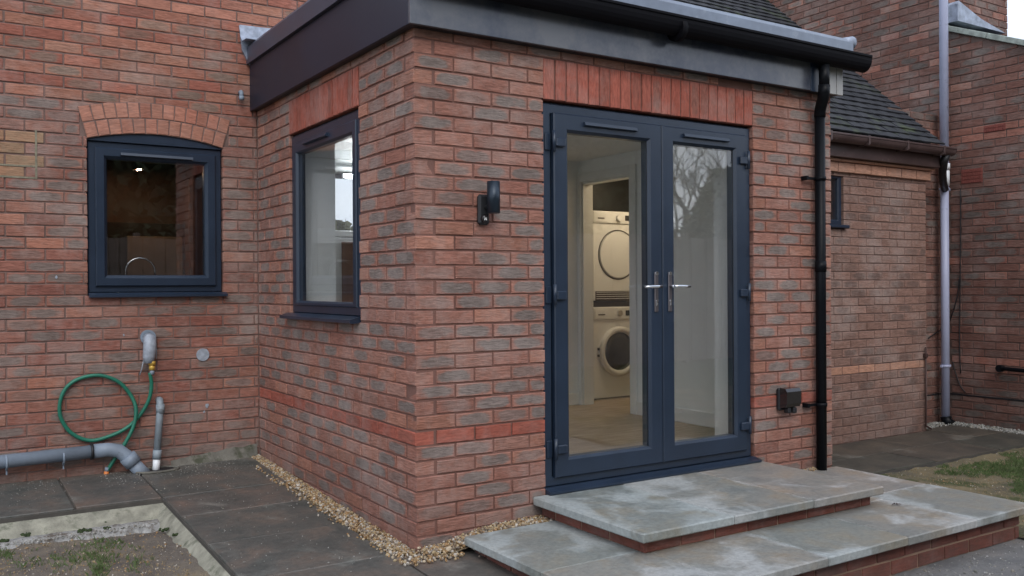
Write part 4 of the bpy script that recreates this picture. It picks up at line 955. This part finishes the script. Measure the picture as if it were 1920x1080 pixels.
b = MB(); b.tube([(5.862, GY-.02, .72), (5.862, GY-.02, -.02), (5.9, GY-.05, -.05)], .009, 8); b.build('pipe', M['copper'], rod)
b = MB(); b.box(5.845, 5.88, GY-.035, GY, .62, .66, c=.004); b.build('pipe_clip', M['copper'], rod)

# ================================================================== NEIGHBOURING HOUSE
NX = 6.6; NY = 1.3
nb = empty('neighbouring_house', 'tall dark brick neighbouring house with a low sloping-topped wing on the right', 'house')
W = Wall(nb)
top = lambda y: 3.86+.42*(y-1.2)
def mtall(i, s):
    if i in (-1, 28, 29): return 'tall_band'
    return 'old' if (rng.random() < .12) else 'tall'
roofz = lambda y: RZ0+.905*(y-RY0)
for i in range(-11, 70):
    ev = i % 2 == 0; zc = .6+.075*i+.0375
    def kp(s, z):
        y = -s
        if y < NY: return z < top(y)-.055
        return z > roofz(y)-.5
    course(W, (NX, 0, 0), -math.pi/2, -5.2, 2.6, i, (0 if ev else .1125)-.225*24, mtall, keep=kp)
for i in range(-11, 70):
    ev = i % 2 == 0; zc = .6+.075*i+.0375
    if zc > 3.2: course(W, (0, NY, 0), 0, NX+.11, 7.78, i, NX+(.11 if ev else 0), mtall)
    if zc < 3.0: course(W, (0, NY, 0), 0, 5.95, NX-.01, i, NX-(0 if ev else .11)-.225*5, mtall)
W.done()
b = MB()
b.prism([(-2.6, -.3), (NY, -.3), (NY, top(NY)-.04), (-2.6, top(-2.6)-.04)], NX+r, NX+3, 'x')
b.box(NX+r, 7.775, NY+r, 5.2, -.3, 6.0)
b.box(5.7, NX, NY+r, NY+.1, -.3, 3.0)
b.build('mortar', M['mortar_tall'], nb)
# coping of the wing
ang = math.atan(.42)
for k in range(9):
    y1 = NY-.02-.44*k; y0 = y1-.434
    T = Matrix.Translation((NX-.035, y1, top(y1)+.0)) @ Matrix.Rotation(ang, 4, 'X')
    b = MB(); b.box(0, .5, -.474, 0, -.035, .018, c=.004, T=T); b.build('coping_stone', M['coping'], nb)
b = MB(); b.box(NX+.02, 9.4, -3, NY-.002, 0, .02, T=Matrix.Translation((0, NY, top(NY)-.02)) @ Matrix.Rotation(ang, 4, 'X') @ Matrix.Translation((0, -NY, 0))); b.build('wing_roof', M['tile'], nb)
b = MB(); b.prism([(NX-.02, top(NY)+.02), (7.45, top(NY)+.02), (7.0, top(NY)+.10), (NX-.0, top(NY)+.22), (NX-.02, top(NY)+.19)], NY-.16, NY-.012, 'y'); b.build('lead_flashing', M['lead'], nb)
# dpc strip, air bricks
b = MB(); b.box(NX-.006, NX+.01, -2.6, NY-.007, .205, .219); b.box(5.95, NX-.007, NY-.006, NY+.01, .205, .219); b.build('damp_course', M['black_matt'], nb)
for (yc, zc_, h) in ((1.015, 2.37, .14), (.787, 2.806, .065)):
    b = MB(); b.box(NX-.004, NX+.02, yc-.107, yc+.107, zc_-h/2, zc_+h/2)
    rows = 4 if h > .1 else 2
    for a in range(rows):
        for k in range(9):
            b.box(NX-.009, NX-.0042, yc-.1+k*.0222, yc-.1+k*.0222+.014, zc_-h/2+h*(a+.15)/rows, zc_-h/2+h*(a+.8)/rows)
    b.build('air_brick', M['terracotta'], nb)
npipe = empty('downpipe', 'tall pale lilac-grey drainpipe in the corner by the neighbouring house', 'drainpipe')
qx, qy = 6.437, 1.2
b = MB(); b.tube([(qx, qy, 2.3), (qx, qy, -.03)], .039, 16); b.build('lower_pipe', M['lilac'], npipe)
b = MB(); b.tube([(qx, qy, 6.0), (qx, qy, 2.46)], .042, 16); b.build('upper_pipe', M['lilac'], npipe)
b = MB(); b.tube([(qx, qy, 2.50), (qx, qy, 2.44)], .052, 16); b.tube([(qx-.0, qy, 2.43), (qx, qy, 2.28)], .047, 16); b.build('collar', M['white_pipe'], npipe)
b = MB(); b.tube([(qx, qy, .0), (qx, qy-.01, -.045), (qx+.0, qy-.06, -.075)], .052, 14); b.build('pipe_shoe', M['black'], npipe)
for zz in (2.25, .5):
    b = MB(); b.tube([(qx, qy, zz-.012), (qx, qy, zz+.012)], .046, 14); b.box(qx-.06, qx+.1, qy+.0, qy+.02, zz-.01, zz+.01); b.build('pipe_clip', M['lilac'], npipe)
def wx(u, v, x):
    d = FW+RT*(u-960)/F-UP*(v-540)/F; t = (x-CP[0])/d[0]; q = CP+d*t; return Vector((x, q[1], q[2]))
for pts, lab in (([(1801, 355), (1801, 450), (1800, 560), (1799, 640), (1801, 700)], 'straight black cable running down the neighbouring brick wall'),
                 ([(1799, 520), (1795, 555), (1785, 590), (1776, 610), (1758, 622), (1741, 634)], 'black cable drooping leftwards behind the pale drainpipe'),
                 ([(1786, 678), (1792, 700), (1800, 722), (1810, 736)], 'short curled cable leaving the lower clip of the pale drainpipe')):
    b = MB(); P_ = smoothpath([wx(u, v, NX-.012) if u > 1770 else Vector(on_wall(u, v, NY-.014)) for u, v in pts], 6); b.tube(P_, .006, 6)
    o = b.build('cable', M['wire']); o['label'] = lab; o['category'] = 'cable'; o['group'] = 'cables on the neighbouring wall'
bw = empty('black_waste_pipe', 'short black waste pipe sticking from the wall at the right edge', 'pipe')
p0 = wx(1881, 690, NX); b = MB(); b.tube([p0+Vector((0, 0, 0)), p0+Vector((-.05, 0, 0)), p0+Vector((-.07, -.03, 0)), p0+Vector((-.07, -1.1, -.02))], .02, 12); b.build('pipe', M['black'], bw)
b = MB(); b.tube([p0+Vector((-.03, .0, 0)), p0+Vector((-.085, -.005, 0))], .034, 14); b.build('elbow', M['black'], bw)

# ================================================================== APPLIANCES
def appliance(name, label, x0, z0, h, washer):
    t = empty(name, label, name.replace('_', ' '), loc=(x0+.3, 2.9, z0)); Y0 = -.3
    b = MB(); b.box(-.298, .298, Y0, .3, .012, h, c=.008); b.build('body', M['appliance'], t)
    b = MB(); b.box(-.298, .298, Y0-.012, Y0-.0005, h-.115, h-.004, c=.005); b.build('control_panel', M['appliance'], t)
    b = MB(); b.box(-.285, -.14, Y0-.017, Y0-.0125, h-.1, h-.02, c=.003); b.build('drawer', M['appliance'], t)
    b = MB(); b.box(-.25, -.17, Y0-.0195, Y0-.0175, h-.075, h-.064); b.build('drawer_grip', M['grille'], t)
    b = MB(); b.tube([(0, Y0-.0125, h-.06), (0, Y0-.035, h-.06)], .028, 20); b.build('dial', M['chrome' if washer else 'appliance'], t)
    b = MB(); b.box(.08, .2, Y0-.0145, Y0-.0125, h-.085, h-.035); b.build('display', M['dark_glass'], t)
    zc = .44 if washer else .44
    ring = [(math.cos(k*2*math.pi/36), math.sin(k*2*math.pi/36)) for k in range(37)]
    if washer:
        b = MB(); b.tube([(.205*a, Y0-.012, zc+.205*c_) for a, c_ in ring], .03, 10, cap=False); b.build('door_ring', M['appliance'], t)
        b = MB(); b.tube([(0, Y0-.003, zc), (0, Y0-.02, zc), (0, Y0-.032, zc), (0, Y0-.036, zc)], [.185, .18, .12, .01], 32); b.build('door_glass', M['dark_glass'], t)
        b = MB()
        for zz in (zc-.03, zc+.03): b.box(-.25, -.236, Y0-.02, Y0-.001, zz-.012, zz+.012, c=.002)
        b.build('hinge', M['grille'], t)
    else:
        b = MB(); b.tube([(.23*a, Y0-.001, zc+.23*c_) for a, c_ in ring], .0055, 6, cap=False); b.build('door_seam', M['grille'], t)
        b = MB(); b.tube([(0, Y0-.0005, zc), (0, Y0-.012, zc)], [.222, .214], 36); b.build('door', M['appliance'], t)
        b = MB(); b.box(.165, .19, Y0-.022, Y0-.0125, zc-.04, zc+.05, c=.004); b.build('door_handle', M['grille'], t)
        b = MB(); b.box(-.27, .27, Y0-.004, Y0-.0005, .005, .1)
        b.build('grille', M['grille'], t)
        for k in range(4): bx('grille_slat', M['appliance'], t, -.26, .26, Y0-.009, Y0-.0042, .028+k*.02, .033+k*.02, c=0)
    for sx in (-1, 1):
        b = MB(); b.tube([(sx*.25, -.25, 0), (sx*.25, -.25, .012)], .02, 10); b.build('foot', M['black_matt'], t)
    return t
appliance('washing_machine', 'white front-loading washing machine seen through the left door pane', 3.13, FZ, .857, True)
appliance('tumble_dryer', 'white tumble dryer with a round door stacked above the washing machine', 3.13, 1.165, .845, False)
o = bx('shelf', M['grille'], gar, 3.12, 3.75, 2.62, 3.2, 1.12, 1.163, c=.002)
lt = empty('ceiling_light', 'lit ceiling panel light inside the laundry room', 'ceiling light', loc=(3.5, 2.1, CZ))
b = MB(); b.box(-.16, .16, -.16, .16, -.02, -.002, c=.004); b.build('frame', M['white'], lt)
b = MB(); b.box(-.14, .14, -.14, .14, -.026, -.0205); b.build('diffuser', M['lit_warm'], lt)
lt = empty('strip_light', 'lit white strip light glowing inside behind the side window', 'strip light')
b = MB(); b.box(.6, 1.05, 2.37, 2.4, 2.13, 2.17, c=.004); b.build('housing', M['white'], lt)
b = MB(); b.tube([(.61, 2.355, 2.15), (1.04, 2.355, 2.15)], .012, 10); b.build('tube', M['lit'], lt)

# ================================================================== GRAVEL, MOSS, GRASS
def ico():
    t = (1+5**.5)/2; v = [(-1, t, 0), (1, t, 0), (-1, -t, 0), (1, -t, 0), (0, -1, t), (0, 1, t), (0, -1, -t), (0, 1, -t), (t, 0, -1), (t, 0, 1), (-t, 0, -1), (-t, 0, 1)]
    f = [(0, 11, 5), (0, 5, 1), (0, 1, 7), (0, 7, 10), (0, 10, 11), (1, 5, 9), (5, 11, 4), (11, 10, 2), (10, 7, 6), (7, 1, 8), (3, 9, 4), (3, 4, 2), (3, 2, 6), (3, 6, 8), (3, 8, 9), (4, 9, 5), (2, 4, 11), (6, 2, 10), (8, 6, 7), (9, 8, 1)]
    return np.array(v)/np.linalg.norm(v[0]), np.array(f)
IV, IF = ico()
def stone_mat(name, cols):
    m, t, b, L = mat(name)
    rn = N(t, 'ShaderNodeAttribute', attribute_name='rnd'); r = N(t, 'ShaderNodeValToRGB'); r.color_ramp.interpolation = 'CONSTANT'
    e = r.color_ramp.elements; e[0].position = 0; e[0].color = (*cols[0], 1); e[1].position = 1/len(cols); e[1].color = (*cols[1], 1)
    for i in range(2, len(cols)): k = e.new(i/len(cols)); k.color = (*cols[i], 1)
    L(rn.outputs['Fac'], r.inputs[0])
    g = N(t, 'ShaderNodeNewGeometry'); n = N(t, 'ShaderNodeTexNoise', inp={'Scale': 90.0, 'Detail': 3.0}); L(g.outputs['Position'], n.inputs['Vector'])
    mr = N(t, 'ShaderNodeMapRange', inp={1: .3, 2: .7, 3: .7, 4: 1.25}); L(n.outputs[0], mr.inputs[0])
    sc = N(t, 'ShaderNodeVectorMath', operation='SCALE'); L(r.outputs[0], sc.inputs[0]); L(mr.outputs[0], sc.inputs['Scale']); L(sc.outputs[0], b.inputs['Base Color'])
    b.inputs['Roughness'].default_value = .6
    return m
M['gravel'] = stone_mat('golden_gravel', [(.36, .26, .14), (.27, .17, .08), (.44, .36, .25), (.17, .12, .08), (.5, .46, .4), (.33, .2, .09), (.24, .2, .16), (.4, .31, .18)])
M['chips'] = stone_mat('pale_chippings', [(.3, .3, .28), (.22, .22, .2), (.4, .4, .38), (.15, .15, .13), (.26, .24, .2), (.34, .33, .3)])
def pebbles(name, spots, sizes, m, label, cat='gravel'):
    nr = np.random.RandomState(5); n = len(spots); V = np.zeros((n, 12, 3)); rd = np.repeat(nr.rand(n), 12)
    for i, (x, y, z) in enumerate(spots):
        s_ = nr.uniform(*sizes)*(1.6 if nr.rand() < .06 else 1); a = nr.normal(size=(3, 3)); q, _ = np.linalg.qr(a)
        v = IV*(1+nr.uniform(-.22, .22, (12, 1)))*np.array((1, .8, .6))*s_; V[i] = v@q+(x, y, z)
    Fc = (IF[None]+np.arange(n)[:, None, None]*12).reshape(-1, 3)
    me = bpy.data.meshes.new(name); me.from_pydata(V.reshape(-1, 3).tolist(), [], Fc.tolist()); me.materials.append(m)
    P_ = V.reshape(-1, 3); set_attrs(me, P_, P_, P_, rd); me.update()
    o = bpy.data.objects.new(name, me); C.objects.link(o); o['kind'] = 'stuff'; o['label'] = label; o['category'] = cat; return o
sp = []
for _ in range(5200):
    y = rng.uniform(-.16, 2.49); t = y/2.5; wd = .122-.055*max(0, t)
    x = -wd+rng.uniform(0, 1)*wd if y > 0 else rng.uniform(-.13, .28)
    if y < 0 and y < -.13+.04*rng.random(): continue
    h = .012*(1-abs((x+wd/2)/wd))*rng.random()
    sp.append((x, y, zl(y)-.006+rng.uniform(-.004, .012)+h))
for _ in range(170):                                        # spill over the slab edge
    y = rng.uniform(-.1, 2.2); sp.append((-.115-abs(rng.gauss(0, .025)), y, zl(y)+.005))
for _ in range(90): x = rng.gauss(.05, .09); sp.append((x, -.12-abs(rng.gauss(0, .035)), .008))
for _ in range(1500):
    x = rng.uniform(.0, .75); y = rng.uniform(-.115, 0); sp.append((x, y, .02+.055*min(1, max(0, (x-.12)/.3))+rng.uniform(-.01, .01)))
for _ in range(60): sp.append((rng.uniform(2.84, 2.95), rng.uniform(-.05, -.008), .085+rng.uniform(0, .006)))
M['bed'] = plain('sandy_bed', (.2, .15, .09), .95, var=.5, scale=60, bump=.006, bscale=120)
grid('gravel_bed', -.14, .006, -.16, D-.01, .02, lambda x, y: zl(y)-.012, M['bed'], kind='structure')
grid('gravel_bed', .006, .76, -.13, .004, .02, lambda x, y: .008+.05*min(1, max(0, (x-.12)/.3)), M['bed'], kind='structure')
pebbles('gravel', sp, (.0055, .0105), M['gravel'], 'golden gravel strip packed along the foot of the extension')
sp = []
for _ in range(2600):
    y = rng.uniform(-1.2, 1.28); x = rng.uniform(6.4, 6.59); sp.append((x, y, -.07+rng.uniform(-.01, .01)))
for _ in range(500): sp.append((rng.uniform(5.94, 6.59), rng.uniform(1.13, 1.29), -.07+rng.uniform(-.01, .01)))
pebbles('gravel', sp, (.007, .013), M['chips'], 'pale stone chippings along the foot of the neighbouring wall')
sp = []
for _ in range(2600):
    x = rng.uniform(1.2, 3.9); y = rng.uniform(-2.4, -1.3); sp.append((x, y, -.118+rng.uniform(-.004, .004)))
pebbles('gravel', sp, (.003, .007), M['chips'], 'grey grit scattered on the yard in front of the steps')
sp = []
for _ in range(2200):
    x = rng.uniform(-2.2, -.9); y = rng.uniform(-.3, 1.5); sp.append((x, y, -.056+nz(x, y, 3, .016)+rng.uniform(-.003, .003)))
for _ in range(1800):
    x = rng.uniform(3.2, 6.3); y = rng.uniform(-1.6, .13); sp.append((x, y, -.096+nz(x, y, 2.2, .02)))
pebbles('gravel', sp, (.002, .006), M['gravel'], 'small stones lying loose on the bare soil beds')
sp = []
for _ in range(900):
    x = rng.uniform(-2.2, -.05); y = 2.5-abs(rng.gauss(0, .28))
    if y > 1.7: sp.append((x, y, zl(y)+.001))
for _ in range(500):
    x = rng.uniform(-.84, -.12); y = rng.uniform(-.8, 2.4); sp.append((x, y, zl(y)+.001))
pebbles('grit', sp, (.0012, .0038), M['chips'], 'fine pale grit strewn on the dark paving by the house wall', 'grit')
sp = []
for _ in range(700):
    x = rng.uniform(-2.2, -.87); y = rng.gauss(1.475, .03); sp.append((x, y, -.034+rng.uniform(-.003, .003)))
pebbles('gravel', sp, (.002, .007), M['chips'], 'crumbs of pale lime broken over the crust beside the path edge')
lf_ = MB(); q = gnd(1680, 946, .083) if 'gnd' in globals() else (2.6, -.9, .083)
for a in range(5):
    t = a*1.256+.3; l_ = .022 if a % 2 else .03
    lf_.add([(0, 0, .002), (math.cos(t-.35)*l_*.6, math.sin(t-.35)*l_*.6, .004+.004*(a % 2)), (math.cos(t)*l_, math.sin(t)*l_, .002), (math.cos(t+.35)*l_*.6, math.sin(t+.35)*l_*.6, .006)], [(0, 1, 2), (0, 2, 3)])
o = lf_.build('dead_leaf', M['copper'], loc=tuple(q)); o['label'] = 'small curled brown leaf lying on the lower sandstone step'; o['category'] = 'leaf'
for (u, v, sz) in ((388, 760, .016), (105, 520, .01), (232, 628, .008), (383, 772, .008)):
    p = on_wall(u, v, D-.0035); fb = MB(); nr = random.Random(int(u)); n_ = 9
    fb.prism([(math.cos(k*6.283/n_)*sz*nr.uniform(.4, 1), math.sin(k*6.283/n_)*sz*nr.uniform(.5, 1.6)) for k in range(n_)], -.0015, .001, 'y')
    fb.build('paint_fleck', M['insul'], house, loc=p)
# moss clumps on the crust (countable things)
mpx = [(3, 1016, .018), (48, 1005, .026), (60, 999, .016), (158, 996, .022), (185, 982, .014), (203, 982, .022), (200, 991, .016), (229, 977, .018), (240, 972, .018), (258, 968, .026), (285, 967, .02), (305, 994, .018), (335, 1003, .018), (136, 990, .01)]
for k, (u, v, sz) in enumerate(mpx):
    d = FW+RT*(u-960)/F-UP*(v-540)/F; t = (-.03-CP[2])/d[2]; q = CP+d*t; b = MB(); nr = random.Random(k)
    for _ in range(9):
        o_ = Vector((nr.gauss(0, sz*.6), nr.gauss(0, sz*.35), nr.uniform(-.2, .3)*sz)); s_ = sz*nr.uniform(.35, .6)
        b.add([tuple(Vector(p)*s_*nr.uniform(.8, 1.2)+o_) for p in IV], [tuple(f_) for f_ in IF], smooth=False)
    o = b.build('moss_clump', M['moss'], loc=(q[0], q[1], -.028)); o['label'] = 'small dark green moss clump on the pale crust beside the path edge'; o['category'] = 'moss'; o['group'] = 'moss clumps along the path edge'
def grass(name, label, spots, m, h=(.012, .035)):
    b = MB()
    for x, y, z in spots:
        for _ in range(4):
            a = rng.uniform(0, 6.28); hh = rng.uniform(*h); w_ = rng.uniform(.0012, .0025); dx, dy = math.cos(a), math.sin(a); ln = rng.uniform(.2, .9)*hh
            px_, py_ = x+rng.gauss(0, .006), y+rng.gauss(0, .006)
            b.add([(px_-dy*w_, py_+dx*w_, z), (px_+dy*w_, py_-dx*w_, z), (px_+dx*ln*.4, py_+dy*ln*.4, z+hh*.7), (px_+dx*ln, py_+dy*ln, z+hh)], [(0, 1, 2), (0, 2, 3)])
    me = b.mesh(name, [m]); o = bpy.data.objects.new(name, me); C.objects.link(o); o['kind'] = 'stuff'; o['label'] = label; o['category'] = 'grass'
sp = []
for (u, v, n_, sx, sy) in ((5, 1040, 90, 12, 5), (165, 1045, 160, 30, 8), (195, 1025, 130, 26, 7), (185, 1068, 150, 10, 10), (120, 1052, 80, 20, 6), (255, 1060, 50, 10, 12), (215, 1018, 40, 8, 3), (60, 1060, 60, 30, 10)):
    for _ in range(int(n_*.38)):
        q = gnd(u+rng.gauss(0, sx), v+rng.gauss(0, sy), -.055)
        if q[0] < -.93 and q[1] < 1.42: sp.append((q[0], q[1], -.06))
grass('grass', 'sparse green grass blades growing in the left soil bed', sp, M['grass'])
sp = []
for _ in range(4200):
    u = rng.uniform(1700, 1925); v = rng.uniform(845, 935); q = gnd(u, v, -.095)
    if q[1] < .11 and q[0] > 3.2 and mnoise.fractal(Vector((q[0]*1.4+2, q[1]*1.6, 0)), 1, 2, 4) > .02+.3*(1890-u)/190: sp.append((q[0], q[1], -.1))
grass('grass', 'mossy green grass patch on the soil at the right edge', sp, M['grass'], (.01, .03))
sp = []
for _ in range(900):
    u = rng.uniform(1650, 1925); v = rng.uniform(850, 940); q = gnd(u, v, -.095)
    if q[1] < .11 and q[0] > 3.2: sp.append((q[0], q[1], -.1))
for _ in range(350):
    q = gnd(rng.uniform(0, 380), rng.uniform(1020, 1085), -.055)
    if q[0] < -.95 and q[1] < 1.4: sp.append((q[0], q[1], -.06))
grass('grass', 'dead straw-coloured grass bits lying on the bare soil', sp, M['dryleaf'], (.004, .014))

# ================================================================== BEHIND THE CAMERA (seen mirrored in the glass)
M['fence'] = plain('weathered_fence', (.16, .13, .11), .85, var=.3, scale=5, bump=.002, bscale=40)
M['bark'] = plain('bark', (.07, .058, .05), .95, var=.3, scale=10)
M['leafy'] = plain('evergreen_leaf', (.05, .065, .03), .7, var=.5, scale=4)
M['leafy2'] = plain('olive_leaf', (.085, .085, .035), .7, var=.5, scale=4)
fn_ = empty('fence', 'weathered board fence mirrored in the glass of the french doors', 'fence')
for k in range(150):
    x = -8+.2*k; bx('fence_board', M['fence'], fn_, x, x+.19, -9.02+.012*(k % 2), -9.0+.012*(k % 2), -.15, 2.25+rng.uniform(-.01, .01), c=0)
for k in range(17): bx('fence_post', M['fence'], fn_, -8+1.85*k, -7.9+1.85*k, -9.15, -9.03, -.2, 2.35, c=.005)
def leaves(b, c_, R_, n, size, rnd):
    for _ in range(n):
        d = Vector((rnd.gauss(0, 1), rnd.gauss(0, 1), rnd.gauss(0, 1))).normalized()*(rnd.random()**.4)
        p = Vector(c_)+Vector((d.x*R_[0], d.y*R_[1], d.z*R_[2])); a = Vector((rnd.gauss(0, 1), rnd.gauss(0, 1), rnd.gauss(0, 1))).normalized()*size*rnd.uniform(.6, 1.3)
        e_ = a.cross(Vector((rnd.gauss(0, 1), rnd.gauss(0, 1), rnd.gauss(0, 1)))).normalized()*size*.6
        b.add([tuple(p-a), tuple(p+e_), tuple(p+a), tuple(p-e_)], [(0, 1, 2, 3)])
def evergreen(x, y, h, w_, label, m, seed, group=None, airy=False):
    rnd = random.Random(seed); t = empty('evergreen_tree', label, 'tree', group, loc=(x, y, -.2))
    b = MB(); b.tube([(0, 0, 0), (.05, 0, h*.4), (0, .1, h*.85)], [.14, .1, .03], 8); b.build('trunk', M['bark'], t)
    b = MB()
    for k in range(30):
        a = rnd.uniform(0, 6.28); z = rnd.uniform(.18, .95)*h; rr = w_*math.sqrt(max(.05, 1-(z/h)**1.6))*rnd.uniform(.3, .8)
        leaves(b, (math.cos(a)*rr, math.sin(a)*rr, z), (w_*.5, w_*.5, h*.13), 260, .15, rnd)
        if airy: continue
        b.add([(math.cos(a)*rr*.85+p[0]*w_*.42*rnd.uniform(.7, 1), math.sin(a)*rr*.85+p[1]*w_*.42*rnd.uniform(.7, 1), z+p[2]*h*.11*rnd.uniform(.7, 1)) for p in IV], [tuple(int(i) for i in f_) for f_ in IF])
    b.build('crown', m, t)
evergreen(6.3, -12.2, 3.1, 1.8, 'low rounded evergreen tree in the gap of the row beyond the fence', M['leafy2'], 5)
evergreen(15.2, -12.5, 4.3, 1.1, 'bushy evergreen tree behind the fence mirrored in the right door pane', M['leafy2'], 1, airy=True)
evergreen(17.2, -12.0, 4.4, 1.5, 'round evergreen tree right of the bushy one, mirrored in the door glass', M['leafy'], 2)
for k, (x, y, h) in enumerate(((-2.8, -12, 7.2), (-.4, -12.6, 7.8), (1.7, -12.2, 7.4), (3.3, -12.8, 7.6), (9.6, -12.6, 6.6), (11.0, -12.3, 6.0))):
    evergreen(x, y, h, 2.1 if k < 4 else 1.5, 'tall dark evergreen tree in the row beyond the fence facing the kitchen window', M['leafy'], 10+k, 'tall evergreens behind the fence')
def bare(x, y, h, seed, label):
    rnd = random.Random(seed); t = empty('bare_tree', label, 'tree', loc=(x, y, -.2)); b = MB(); k = MB()
    def br(p, d, ln, r_, lv, mb):
        q = p+d*ln; mid = p+d*ln*.5+Vector((rnd.gauss(0, .05), rnd.gauss(0, .05), 0))*ln; mb.tube([p, mid, q], [r_, r_*.85, r_*.68], 5 if lv < 3 else 3, cap=False)
        if lv >= 6: return
        for _ in range(3 if lv else 5):
            nd = (d+Vector((rnd.gauss(0, .5), rnd.gauss(0, .5), rnd.uniform(-.1, .4)))).normalized(); br(q if _ else mid, nd, ln*rnd.uniform(.62, .8), r_*.62, lv+1, k)
    br(Vector((0, 0, 0)), Vector((0, 0, 1)), h*.28, .12, 0, b); b.build('trunk', M['bark'], t); k.build('crown', M['bark'], t)
evergreen(6.2, 16, 3.1, 2.0, 'loose tree beyond the house glimpsed through the side window', M['leafy2'], 30, airy=True)
bare(16.4, -15.2, 7.4, 3, 'leafless tree behind the fence mirrored at the left of the right door pane')
